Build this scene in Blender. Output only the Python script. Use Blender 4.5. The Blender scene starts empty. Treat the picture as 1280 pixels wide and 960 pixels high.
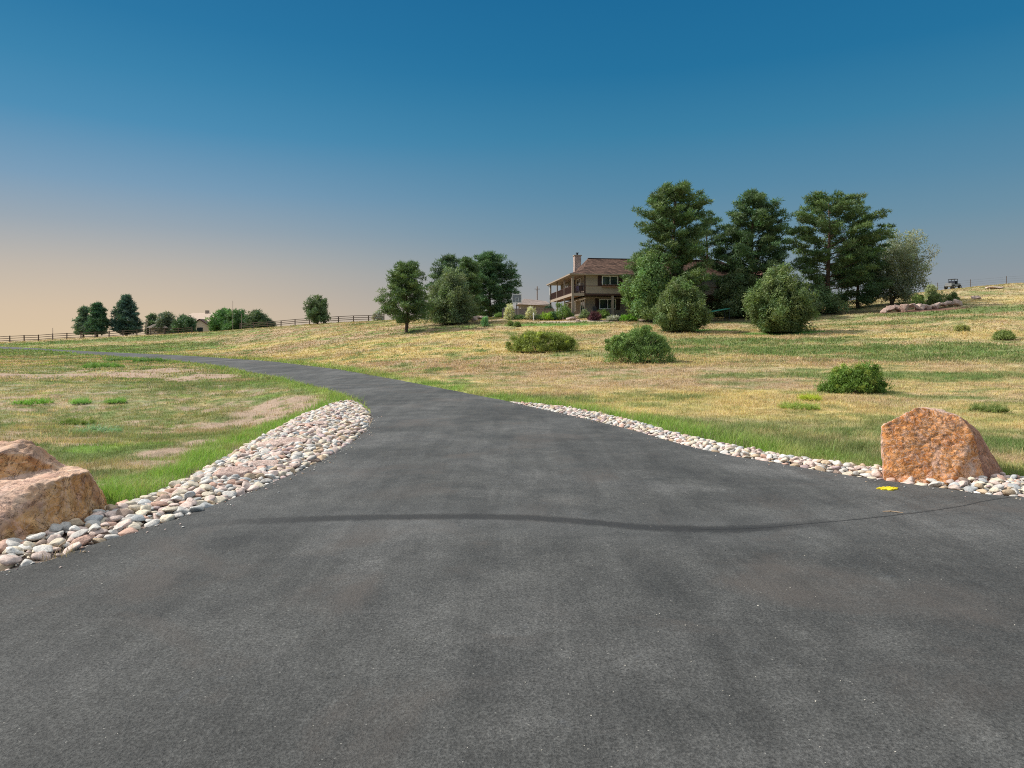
import bpy, bmesh, math, random
import numpy as np
from mathutils import Vector, Matrix
R = math.radians
rng = np.random.default_rng(7)
random.seed(7)
scene = bpy.context.scene
COL = scene.collection

# ------------------------------------------------------------------ camera numbers
F, CX, HOR, CZ = 870.0, 640.0, 430.0, 2.0

# ------------------------------------------------------------------ noise
def _hash(ix, iy, iz, seed):
    h = (ix * 374761393 + iy * 668265263 + iz * 2147483647 + seed * 1274126177) & 0xffffffff
    h = ((h ^ (h >> 13)) * 1274126177) & 0xffffffff
    h = ((h ^ (h >> 15)) * 2246822519) & 0xffffffff
    return ((h ^ (h >> 16)) & 0xffff) / 65535.0
def vnoise(x, y, z=None, seed=0):
    x = np.asarray(x, float); y = np.asarray(y, float)
    z = np.zeros_like(x) if z is None else np.asarray(z, float)
    ix = np.floor(x).astype(np.int64); iy = np.floor(y).astype(np.int64); iz = np.floor(z).astype(np.int64)
    fx = x - ix; fy = y - iy; fz = z - iz
    fx = fx*fx*(3-2*fx); fy = fy*fy*(3-2*fy); fz = fz*fz*(3-2*fz)
    def c(a, b, d): return _hash(ix+a, iy+b, iz+d, seed)
    def lx(b, d): return c(0,b,d)*(1-fx) + c(1,b,d)*fx
    n0 = lx(0,0)*(1-fy) + lx(1,0)*fy
    if not np.any(fz): return n0
    n1 = lx(0,1)*(1-fy) + lx(1,1)*fy
    return n0*(1-fz) + n1*fz
def fbm(x, y, z=None, seed=0, octs=4):
    s = 0; a = .5; t = 0
    for o in range(octs):
        f = 2.03**o
        s = s + a*vnoise(np.asarray(x)*f+o*17.3, np.asarray(y)*f-o*9.1, None if z is None else np.asarray(z)*f+o*5.7, seed+o)
        t += a; a *= .5
    return s/t
def sstep(a, b, x):
    t = np.clip((x-a)/(b-a), 0, 1); return t*t*(3-2*t)

# ------------------------------------------------------------------ terrain
TPX = [-400, 0, 100, 200, 300, 400, 500, 640, 800, 950, 1130, 1190, 1280, 1700]
TD  = [0, 8, 15, 25, 35, 50, 70, 90, 110, 130, 142, 175, 230, 600]
TZ = [
 [0,0,0,-.05,-.1,-.05,.1,.3,.8,1.5,1.9,1.2,0,-4],
 [0,0,0,-.05,-.1,-.05,.1,.35,.95,1.9,2.35,1.6,.3,-4],
 [0,0,0,-.05,-.1,0,.2,.45,1.3,2.6,3.35,2.6,1,-4],
 [0,0,0,-.03,-.1,.05,.3,.7,1.7,3.2,4.05,3.2,1.6,-4],
 [0,0,0,0,-.05,.1,.5,1.2,2.6,4.3,5.1,4.2,2,-4],
 [0,0,0,0,.05,.3,1.3,2.8,4.5,5.9,6.25,5.2,3,-4],
 [0,0,0,.02,.2,.8,2.7,4.5,5.8,6.6,6.6,6,4,-3],
 [0,0,0,.05,.35,1.15,3.1,5.5,6.4,6.5,6.5,6,4,-3],
 [0,0,0,.1,.5,1.45,3.3,5.7,6.4,6.6,6.6,6,4,-3],
 [0,0,0,.12,.55,1.5,3.3,5.7,7.2,8,8,7,4,-3],
 [0,0,0,.15,.6,1.75,4.0,7.0,9.8,11,11,9,5,-3],
 [0,0,0,.17,.6,1.8,4.2,7.4,10.6,12.4,12.4,10,5,-3],
 [0,0,0,.2,.65,1.9,4.5,7.9,11.4,13.6,13.7,11,5,-3],
 [0,0,0,.2,.65,2.1,5,9,13,16,16.5,13,5,-3]]
_pxg = np.arange(-400, 1701, 20.0); _dg = np.arange(0, 601, 1.0)
_t1 = np.array([np.interp(_dg, TD, row) for row in TZ])
_tab = np.array([np.interp(_pxg, TPX, _t1[:, j]) for j in range(len(_dg))]).T
def _blur(a, k, ax):
    w = np.exp(-.5*(np.arange(-3*k, 3*k+1)/k)**2); w /= w.sum()
    p = [(0,0),(0,0)]; p[ax] = (3*k, 3*k)
    q = np.pad(a, p, mode='edge')
    return np.apply_along_axis(lambda v: np.convolve(v, w, 'valid'), ax, q)
_tab = _blur(_blur(_tab, 4, 1), 2, 0)
def H0(X, Y):
    X = np.asarray(X, float); Y = np.asarray(Y, float)
    px = CX + F*X/np.maximum(Y, 6.0)
    a = np.clip((px+400)/20, 0, len(_pxg)-1.001); b = np.clip(Y, 0, 598.9)
    i = a.astype(int); j = b.astype(int); fa = a-i; fb = b-j
    return (_tab[i,j]*(1-fa)+_tab[i+1,j]*fa)*(1-fb) + (_tab[i,j+1]*(1-fa)+_tab[i+1,j+1]*fa)*fb
def at(px, py, dmin=3.0):
    d = np.concatenate([np.arange(dmin, 40, .02), np.arange(40, 260, .1)])
    X = (px-CX)/F*d; z = CZ + (HOR-py)/F*d
    hit = np.nonzero(z <= H0(X, d))[0]
    if len(hit): k = hit[0]
    else:                      # the ray clears the crest: stand on the crest
        gap = np.where(d < 128, H0(X, d)-z, -1e9); k = int(np.argmax(np.where(d > 60, gap, -1e9)))
    return float(X[k]), float(d[k])
def atd(px, d):
    return (px-CX)/F*d, d

def resample(pts, step):
    P = np.array(pts, float)
    out = []
    n = len(P)
    for i in range(n-1):
        p0 = P[max(i-1,0)]; p1 = P[i]; p2 = P[i+1]; p3 = P[min(i+2,n-1)]
        m = max(2, int(np.hypot(*(p2-p1))/step))
        for t in np.arange(m)/m:
            out.append(.5*((2*p1)+(-p0+p2)*t+(2*p0-5*p1+4*p2-p3)*t*t+(-p0+3*p1-3*p2+p3)*t**3))
    out.append(P[-1]); return np.array(out)
def sd_poly(X, Y, poly):
    """signed distance to a closed polygon, negative inside"""
    X = np.asarray(X, float).ravel(); Y = np.asarray(Y, float).ravel()
    A = np.asarray(poly, float); B = np.roll(A, -1, 0)
    if len(X) > 500:
        near = (X > A[:,0].min()-3)&(X < A[:,0].max()+3)&(Y > A[:,1].min()-3)&(Y < A[:,1].max()+3)
        if near.mean() < .97:
            o2 = np.full(len(X), 6.0)
            if near.any(): o2[near] = sd_poly(X[near], Y[near], poly)
            return o2
    out = np.empty(len(X))
    for s in range(0, len(X), 20000):
        x = X[s:s+20000, None]; y = Y[s:s+20000, None]
        ex = B[:,0]-A[:,0]; ey = B[:,1]-A[:,1]
        wx = x-A[:,0]; wy = y-A[:,1]
        t = np.clip((wx*ex+wy*ey)/(ex*ex+ey*ey+1e-12), 0, 1)
        d = np.sqrt(((wx-ex*t)**2+(wy-ey*t)**2).min(1))
        c = ((A[:,1] > y) != (B[:,1] > y)) & (x < ex*(y-A[:,1])/(ey+1e-12)+A[:,0])
        ins = c.sum(1) % 2 == 1
        out[s:s+20000] = np.where(ins, -d, d)
    return out
def d_line(X, Y, line):
    X = np.asarray(X, float).ravel(); Y = np.asarray(Y, float).ravel()
    A = np.asarray(line[:-1], float); B = np.asarray(line[1:], float)
    if len(X) > 500:
        near = (X > A[:,0].min()-3)&(X < A[:,0].max()+3)&(Y > A[:,1].min()-3)&(Y < A[:,1].max()+3)
        if near.mean() < .97:
            o2 = np.full(len(X), 9.0)
            if near.any(): o2[near] = d_line(X[near], Y[near], line)
            return o2
    out = np.empty(len(X))
    for s in range(0, len(X), 20000):
        x = X[s:s+20000, None]; y = Y[s:s+20000, None]
        ex = B[:,0]-A[:,0]; ey = B[:,1]-A[:,1]
        wx = x-A[:,0]; wy = y-A[:,1]
        t = np.clip((wx*ex+wy*ey)/(ex*ex+ey*ey+1e-12), 0, 1)
        out[s:s+20000] = np.sqrt(((wx-ex*t)**2+(wy-ey*t)**2).min(1))
    return out

# road edges, walked from the near apron to the far end
Lp = [(-40,-3),(-20,-1.5),(-12,.4),(-8,2.6)] + [at(*p) for p in [(0,716),(100,686),(200,655),(300,620),(400,577),(455,541),(464,520),(452,503),(410,487),(335,470),(260,456),(190,449),(110,443),(20,437)]] + [(-115,125)]
Rp = [(40,4.5),(22,6.4),(14,7.6),(9.5,8.35)] + [at(*p) for p in [(1280,622),(1190,612),(1100,600),(980,581),(870,560),(760,530),(640,503),(560,487),(470,470),(400,459),(300,449),(200,443),(110,439),(20,434)]] + [(-115,137)]
Lc = resample(Lp, .6); Rc = resample(Rp, .6)
road_poly = np.vstack([resample(Lp, 2.0), resample(Rp, 2.0)[::-1], [(40,-22),(-40,-22)]])

# stone beds
LBo = [at(*p) for p in [(462,516),(446,503),(428,502),(385,516),(330,543),(270,578),(215,606),(160,630),(120,634),(40,640)]] + [(-7.2,7.6),(-9,5.5),(-10,3)]
LBi = [at(*p) for p in [(0,716),(100,686),(200,655),(300,620),(400,577),(455,541),(464,520)]]
left_bed = np.vstack([resample(LBo, .5), [(-12,1),(-12,.4),(-8,2.6)], resample(LBi, .5)[:-1]])
RBo = [at(*p) for p in [(636,502),(700,508.5),(760,519),(808,531),(850,543),(900,554),(950,564),(1000,573),(1060,581),(1100,585),(1180,590),(1280,598)]] + [(9.6,9.8),(14,9)]
RBi = [(14,7.6),(9.5,8.35)] + [at(*p) for p in [(1280,622),(1190,612),(1100,600),(980,581),(870,560),(760,530),(640,503.5)]]
right_bed = np.vstack([resample(RBo, .5), resample(RBi, .5)])

BL = (-5.0, 7.8)      # left boulder centre
BR = (6.05, 10.55)      # right boulder centre

swales = [(at(150,505), 8, 6, -.50), (at(240,525), 3.2, 4, -.22)]
def GH(X, Y, sdr=None, sdb=None):
    """ground surface height: smooth terrain + off-road relief"""
    X = np.asarray(X, float); Y = np.asarray(Y, float)
    if sdr is None: sdr = sd_poly(X, Y, road_poly).reshape(X.shape)
    h = H0(X, Y)
    off = sstep(0, 3.5, sdr)
    amp = .05 + .12*sstep(20, 70, Y)
    h = h + off*amp*(fbm(X*.22, Y*.22, seed=3)-.5)*2 + sstep(0,.8,sdr)*.05*(fbm(X*1.3, Y*1.3, seed=5, octs=3)-.5)
    for (c, rx, ry, a) in swales:
        h = h + off*a*np.exp(-((X-c[0])/rx)**2-((Y-c[1])/ry)**2)
    lf = off*sstep(-.26, -.36, X/np.maximum(Y, 5))*sstep(75, 45, Y)
    h = h + lf*(.26*(fbm(X*.42+5, Y*.42, seed=21, octs=4)-.5)+.10*(fbm(X*1.1, Y*1.1, seed=23, octs=3)-.5))
    # the left stone bed banks up away from the road
    return h - .02 - .09*(1-sstep(-.35, 0.0, sdr))
def ground_z(x, y):
    return float(GH(np.array([float(x)]), np.array([float(y)]))[0])

# ------------------------------------------------------------------ ground cover field
def ell(px, py, rx, ry): c = at(px, py); return (c[0], c[1], rx, ry)
Z_green = [ell(60,440,26,12), ell(170,433,14,6), ell(150,455,8,2.2), ell(230,462,6,3), ell(300,480,4,3.5), ell(340,500,2.5,2.5),
  ell(1000,548,3.0,2.4), ell(900,533,2.5,1.6), ell(1262,560,1.6,1.2), ell(1090,556,2.2,1.6), ell(1270,590,2,1.2), ell(1050,437,17,3.6), ell(1180,447,8,2.5), ell(930,428,10,3),
  ell(1210,389,15,2.6), ell(1130,402,12,2), ell(700,404,7,2.2), ell(600,407,7,1.6), ell(960,470,4,1.5), ell(1150,470,5,2.5), ell(820,437,4,2), ell(60,424,18,4), ell(200,530,2,1.5), ell(620,500,6,2.0), ell(240,418,20,4),ell(455,405,4,3)]
Z_left = [ell(250,505,7,7), ell(190,560,4,4), ell(330,500,4,5), ell(120,520,6,6), ell(230,470,8,5)]
Z_soil = [ell(300,495,1.2,.8), ell(290,475,1.5,1.0), ell(255,545,.8,.8), ell(225,520,1.2,.8), ell(240,583,.35,.6), ell(200,590,.3,.3)]
Z_green2 = [ell(1040,437,18,3.6), ell(1190,441,12,3.2), ell(930,426,9,2.6), ell(1180,389,13,2.6), ell(1130,470,5,2), ell(960,402,10,2), ell(40,438,22,9), ell(140,440,14,7), ell(60,424,26,6), ell(180,424,20,4), ell(90,448,12,3)]
Z_lawn = [ell(785,397.5,7,1.5), ell(690,405.5,5.5,1.2), ell(870,413,4,1.5), ell(985,416,4,1.2)]
Z_bare = [ell(115,469,5.4,4.2), ell(190,464,2.8,2.6), ell(352,497,1.5,2.0), ell(372,502,.9,1.4), ell(258,471,1.9,2.2), ell(300,512,1.1,1.4), ell(262,545,.8,1.0), ell(195,575,.6,.6), ell(170,607,.45,.5), ell(270,552,.5,.6), ell(215,560,.6,.5)]
Z_gold = [ell(220,503,2.4,1.0), ell(150,545,1.6,1.0), ell(90,518,2,1), ell(1000,515,5,3), ell(900,500,6,4), ell(1150,520,4,3), ell(560,440,12,7), ell(480,425,14,8), ell(700,410,10,4), ell(1240,375,14,5), ell(1180,418,10,4), ell(1240,510,3,2), ell(330,432,14,6)]
Z_pink = [ell(640,458,9,4), ell(700,462,9,4), ell(850,478,8,3), ell(540,452,8,4), ell(1100,450,10,1.5), ell(380,412,16,7), ell(250,480,3,2), ell(420,425,14,8), ell(300,425,12,6), ell(520,415,10,5)]
Z_mulch = [ell(640,396,5.5,2.6), ell(610,398,4,2.2), ell(700,398,6,1.6), ell(1150,388,6,1.2)]
Z_grav = [ell(735,401.5,7.5,.9), ell(640,399.5,5,.7), ell(820,400,4,1.0), ell(700,397.5,3,.9)]
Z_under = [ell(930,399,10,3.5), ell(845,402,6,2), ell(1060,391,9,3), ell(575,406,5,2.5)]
PAL = dict(gold=(.63,.49,.225), straw=(.58,.47,.275), pink=(.49,.355,.24), olive=(.30,.29,.13), green=(.17,.245,.08), lime=(.25,.41,.08), bare=(.48,.355,.265), mulch=(.22,.12,.09), grav=(.55,.44,.38), lawn=(.16,.33,.07), grey=(.42,.39,.31), dark=(.10,.09,.05))
LBo_c = resample(LBo[:8], .5); RBo_c = resample(RBo[:7], .5); RBo_c2 = resample(RBo, .5)
Lfar = resample(Lp[10:], 1.0); Rfar = resample(Rp[10:], 1.0)
def zone(X, Y, zs, wob=.5, k=1.0):
    m = np.zeros_like(X)
    n = (fbm(X*.55, Y*.4, seed=31, octs=4)-.5)*2*wob*1.5
    for (cx, cy, rx, ry) in zs:
        r = np.sqrt(((X-cx)/rx)**2+((Y-cy)/ry)**2)
        m = np.maximum(m, 1-sstep(.65, 1.2, r+n))
    return m*k
def field(X, Y, sdr, sdb):
    """colour (n,3), grass height and grass density"""
    X = X.ravel(); Y = Y.ravel()
    C = np.empty((len(X),3)); mix = lambda m, c: np.copyto(C, C*(1-m[:,None])+np.array(PAL[c])*m[:,None])
    a = fbm(X*.10, Y*.14, seed=40, octs=5); b = fbm(X*.45, Y*.5, seed=44, octs=4); c = fbm(X*1.9, Y*1.9, seed=48, octs=3)
    C[:] = PAL['straw']
    e_ = fbm(X*3.2, Y*3.2, seed=52, octs=3)
    mix(sstep(.42,.62,a)*.8, 'gold'); mix(sstep(.53,.62,e_)*.6, 'olive'); mix(sstep(.46,.38,e_)*.5, 'pink'); mix(sstep(.5,.72,b)*.6, 'pink')
    mix(sstep(.50,.34,a)*.0+sstep(.40,.30,b)*.75, 'olive')
    far_ = sstep(38, 75, Y)*sstep(.60,.25,X/np.maximum(Y,1)); C[:] = C*(1-.45*far_[:,None])+np.array((.44,.315,.165))*.45*far_[:,None]
    mix(zone(X,Y,Z_gold)*.8, 'gold'); mix(zone(X,Y,Z_pink)*.75, 'pink')
    # near left meadow is a patchwork
    nl = ((X < -1)&(Y < 60)&(X < -.28*Y)).astype(float)
    mix(nl*sstep(.58,.44,b)*.75, 'olive'); mix(nl*sstep(.52,.66,c)*.5, 'grey'); mix(nl*sstep(.55,.66,e_)*.55, 'green')
    nr = ((X > 0)&(Y < 24)).astype(float)*sstep(24,14,Y)
    mix(nr*sstep(.50,.38,b)*.6*(.4+.8*c), 'green')
    green = np.maximum(zone(X,Y,Z_green)*(.35+.75*sstep(.32,.55,c)), sstep(.36,.26,b)*.6)
    mix(np.clip(green,0,1)*.85, 'green')
    mix(zone(X,Y,Z_green2,.6)*(.45+.5*sstep(.35,.6,c)), 'green')
    mix(zone(X,Y,Z_left,.8)*(.2+.7*sstep(.38,.62,c)), 'olive'); mix(zone(X,Y,Z_left,.9)*sstep(.48,.62,e_)*.7, 'green'); mix(zone(X,Y,Z_soil,.9)*.6,'pink')
    C *= (.62+.78*fbm(X*2.3, Y*2.3, seed=57, octs=4))[:,None]
    # small weedy clumps
    w = sstep(.62,.70,fbm(X*.7,Y*.7,seed=60,octs=4)); mix(w*np.where(X > -2, .45, .8), 'green'); w = sstep(.64,.72,fbm(X*.5+9,Y*.8,seed=61,octs=4)); mix(w*np.where(X > -2, .12, .6), 'lime')
    dl = d_line(X, Y, LBo_c); dr = d_line(X, Y, RBo_c); dr2 = d_line(X, Y, RBo_c2); df = np.minimum(d_line(X, Y, Lfar), d_line(X, Y, Rfar))
    wob = (c-.5)*.9
    lush = np.maximum.reduce([1-sstep(.5,1.15,dl+wob*1.2), (1-sstep(.25,.75,dr+wob*.8))*sstep(.36,.5,b)*.95, (1-sstep(.5,1.6,dr2+wob*1.5))*.55, (1-sstep(.5,1.7,df+wob*1.3))*.6])
    lush = lush*(.35+.65*sstep(.30,.52,fbm(X*1.1+3,Y*1.1,seed=69,octs=4))); mix(np.clip(lush,0,1), 'lime')
    lawn = zone(X,Y,Z_lawn,.3); mix(lawn, 'lawn')
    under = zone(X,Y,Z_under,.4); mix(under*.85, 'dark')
    bare = zone(X,Y,Z_bare,.75)*sstep(.22,.36,c); bare = np.maximum(bare, nl*sstep(.66,.72,fbm(X*.9+7,Y*.9,seed=66,octs=4))*.8)*(1-np.clip(lush,0,1)); mix(bare, 'bare')
    mul = zone(X,Y,Z_mulch,.3); mix(mul, 'mulch'); grv = zone(X,Y,Z_grav,.25); mix(grv, 'grav')
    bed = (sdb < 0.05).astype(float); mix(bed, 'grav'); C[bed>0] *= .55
    hgt = .045 + .05*np.clip(b*2-.6,0,1) + .04*green + .09*np.clip(lush,0,1) - .02*lawn
    dens = (1-bare*.93)*(1-np.clip(mul+grv,0,1))*(1-under*.6)*(sdr > .03)*(sdb > .03)
    return C, hgt, dens

# ------------------------------------------------------------------ mesh helpers
def mesh_np(name, V, Fc, col=None, smooth=False):
    V = np.asarray(V, np.float32); Fc = np.asarray(Fc, np.int32)
    me = bpy.data.meshes.new(name)
    n, k = Fc.shape
    me.vertices.add(len(V)); me.vertices.foreach_set('co', V.ravel())
    me.loops.add(n*k); me.loops.foreach_set('vertex_index', Fc.ravel())
    me.polygons.add(n); me.polygons.foreach_set('loop_start', np.arange(0, n*k, k, dtype=np.int32))
    try: me.polygons.foreach_set('loop_total', np.full(n, k, np.int32))
    except Exception: pass
    me.polygons.foreach_set('use_smooth', np.full(n, smooth))
    me.update(calc_edges=True)
    if col is not None:
        at_ = me.color_attributes.new('Col', 'FLOAT_COLOR', 'POINT')
        c4 = np.ones((len(V),4), np.float32); c4[:,:3] = col; at_.data.foreach_set('color', c4.ravel())
    return me
def link(name, me, mat=None, parent=None):
    o = bpy.data.objects.new(name, me); COL.objects.link(o)
    if mat: me.materials.clear(); me.materials.append(mat)
    if parent: o.parent = parent
    return o
def tag(o, label=None, cat=None, group=None, kind=None):
    if label: o['label'] = label
    if cat: o['category'] = cat
    if group: o['group'] = group
    if kind: o['kind'] = kind
    return o
def empty(name, loc, rz=0, label=None, cat=None, group=None):
    o = bpy.data.objects.new(name, None); COL.objects.link(o); o.location = loc; o.rotation_euler = (0,0,rz)
    o.empty_display_size = .3
    return tag(o, label, cat, group)
class MB:
    def __init__(s): s.v = []; s.f = []
    def add(s, V, Fs):
        b = len(s.v); s.v += [tuple(v) for v in V]; s.f += [tuple(i+b for i in f) for f in Fs]; return s
    def box(s, x0,x1,y0,y1,z0,z1):
        V = [(x,y,z) for z in (z0,z1) for y in (y0,y1) for x in (x0,x1)]
        return s.add(V, [(0,2,3,1),(4,5,7,6),(0,1,5,4),(2,6,7,3),(0,4,6,2),(1,3,7,5)])
    def bar(s, a, b, w, h=None):
        h = h or w; a = Vector(a); b = Vector(b); d = (b-a).normalized()
        up = Vector((0,0,1)) if abs(d.z) < .95 else Vector((1,0,0))
        sx = d.cross(up).normalized()*w/2; sy = sx.cross(d).normalized()*h/2
        V = [p+i*sx+j*sy for p in (a,b) for (i,j) in ((-1,-1),(1,-1),(1,1),(-1,1))]
        return s.add(V, [(3,2,1,0),(4,5,6,7),(0,1,5,4),(1,2,6,5),(2,3,7,6),(3,0,4,7)])
    def tube(s, pts, rads, n=7, cap=True):
        P = [Vector(p) for p in pts]; rings = []
        b = len(s.v)
        for i, p in enumerate(P):
            d = (P[min(i+1,len(P)-1)]-P[max(i-1,0)]).normalized()
            up = Vector((0,0,1)) if abs(d.z) < .9 else Vector((1,0,0))
            u = d.cross(up).normalized(); v = u.cross(d)
            for k in range(n):
                a = 2*math.pi*k/n
                s.v.append(tuple(p+(u*math.cos(a)+v*math.sin(a))*rads[i]))
        for i in range(len(P)-1):
            for k in range(n):
                s.f.append((b+i*n+k, b+i*n+(k+1)%n, b+(i+1)*n+(k+1)%n, b+(i+1)*n+k))
        if cap:
            s.f.append(tuple(b+k for k in range(n))[::-1]); s.f.append(tuple(b+(len(P)-1)*n+k for k in range(n)))
        return s
    def build(s, name, mat, parent=None, smooth=False, bevel=0):
        me = bpy.data.meshes.new(name); me.from_pydata(s.v, [], s.f); me.update()
        bm = bmesh.new(); bm.from_mesh(me); bmesh.ops.recalc_face_normals(bm, faces=bm.faces)
        if bevel: bmesh.ops.bevel(bm, geom=bm.edges[:], offset=bevel, segments=2, affect='EDGES', clamp_overlap=True)
        bm.to_mesh(me); bm.free()
        if smooth: me.polygons.foreach_set('use_smooth', [True]*len(me.polygons))
        return link(name, me, mat, parent)

# ------------------------------------------------------------------ materials
class NT:
    def __init__(s, name):
        s.m = bpy.data.materials.new(name); s.m.use_nodes = True; s.t = s.m.node_tree; s.t.nodes.clear()
        s.out = s.n('ShaderNodeOutputMaterial')
    def n(s, kind, **kw):
        nd = s.t.nodes.new(kind)
        for k, v in kw.items(): setattr(nd, k, v)
        return nd
    def l(s, a, b): s.t.links.new(a, b)
    def noise(s, scale, detail=4, rough=.55, vec=None, dist=0):
        nd = s.n('ShaderNodeTexNoise'); nd.inputs['Scale'].default_value = scale; nd.inputs['Detail'].default_value = detail
        nd.inputs['Roughness'].default_value = rough; nd.inputs['Distortion'].default_value = dist
        if vec is not None: s.l(vec, nd.inputs['Vector'])
        return nd.outputs['Fac']
    def ramp(s, fac, stops, interp='LINEAR'):
        nd = s.n('ShaderNodeValToRGB'); cr = nd.color_ramp; cr.interpolation = interp
        while len(cr.elements) < len(stops): cr.elements.new(.5)
        for e, (p, c) in zip(cr.elements, stops):
            e.position = p; e.color = (c, c, c, 1) if isinstance(c, (int, float)) else (*c, 1)
        s.l(fac, nd.inputs[0]); return nd.outputs[0]
    def mix(s, fac, a, b, mode='MIX'):
        nd = s.n('ShaderNodeMix', data_type='RGBA', blend_type=mode)
        for i, v in ((0, fac), (6, a), (7, b)):
            if isinstance(v, (int, float)): nd.inputs[i].default_value = v
            elif isinstance(v, tuple): nd.inputs[i].default_value = (*v, 1)
            else: s.l(v, nd.inputs[i])
        return nd.outputs[2]
    def math(s, op, a, b=None, clamp=False):
        nd = s.n('ShaderNodeMath', operation=op, use_clamp=clamp)
        for i, v in ((0, a), (1, b)):
            if v is None: continue
            if isinstance(v, (int, float)): nd.inputs[i].default_value = v
            else: s.l(v, nd.inputs[i])
        return nd.outputs[0]
    def pos(s): return s.n('ShaderNodeNewGeometry').outputs['Position']
    def obj(s): return s.n('ShaderNodeTexCoord').outputs['Object']
    def attr(s, name='Col'): return s.n('ShaderNodeAttribute', attribute_name=name).outputs['Color']
    def bump(s, h, strength, dist, prev=None):
        nd = s.n('ShaderNodeBump'); nd.inputs['Strength'].default_value = strength; nd.inputs['Distance'].default_value = dist
        s.l(h, nd.inputs['Height'])
        if prev is not None: s.l(prev, nd.inputs['Normal'])
        return nd.outputs[0]
    def bsdf(s, col, rough=.8, normal=None, spec=.3, metal=0):
        nd = s.n('ShaderNodeBsdfPrincipled')
        for k, v in (('Base Color', col), ('Roughness', rough)):
            if isinstance(v, tuple): nd.inputs[k].default_value = (*v, 1)
            elif isinstance(v, (int, float)): nd.inputs[k].default_value = v
            else: s.l(v, nd.inputs[k])
        nd.inputs['Specular IOR Level'].default_value = spec; nd.inputs['Metallic'].default_value = metal
        if normal is not None: s.l(normal, nd.inputs['Normal'])
        return nd.outputs[0]
    def done(s, sh): s.l(sh, s.out.inputs['Surface']); return s.m

def mat_ground():
    s = NT('ground_soil'); p = s.pos(); c = s.attr()
    n1 = s.noise(26, 5, .65, p); n2 = s.noise(5, 4, .6, p); n3 = s.noise(90, 3, .6, p)
    m = s.ramp(n1, [(.25,.50),(.5,.84),(.75,1.15)]); c = s.mix(1, c, m, 'MULTIPLY')
    c = s.mix(1, c, s.ramp(n2, [(.3,.78),(.7,1.18)]), 'MULTIPLY')
    nb = s.bump(n1, .7, .05); nb = s.bump(n3, .5, .02, nb)
    return s.done(s.bsdf(c, .95, nb, .1))
def mat_grass():
    s = NT('grass_blade'); c = s.attr()
    d = s.bsdf(c, .6, None, .15)
    t = s.n('ShaderNodeBsdfTranslucent'); s.l(s.mix(1, c, (1.1,1.1,.7), 'MULTIPLY'), t.inputs['Color'])
    mx = s.n('ShaderNodeMixShader'); mx.inputs[0].default_value = .35; s.l(d, mx.inputs[1]); s.l(t.outputs[0], mx.inputs[2])
    return s.done(mx.outputs[0])
def mat_leaf():
    s = NT('leaf'); c = s.attr()
    d = s.bsdf(c, .55, None, .25)
    t = s.n('ShaderNodeBsdfTranslucent'); s.l(s.mix(1, c, (1.2,1.3,.6), 'MULTIPLY'), t.inputs['Color'])
    mx = s.n('ShaderNodeMixShader'); mx.inputs[0].default_value = .25; s.l(d, mx.inputs[1]); s.l(t.outputs[0], mx.inputs[2])
    return s.done(mx.outputs[0])
SEAM = [(-6,6.9),(-3.5,7.70),(-2.4,7.92),(-1.5,8.02),(0,8.02),(.8,7.82),(1.6,7.55),(2.4,7.5),(3.2,7.70),(4.5,8.12),(5.4,8.5),(6.2,8.93),(8,9.6)]
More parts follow.
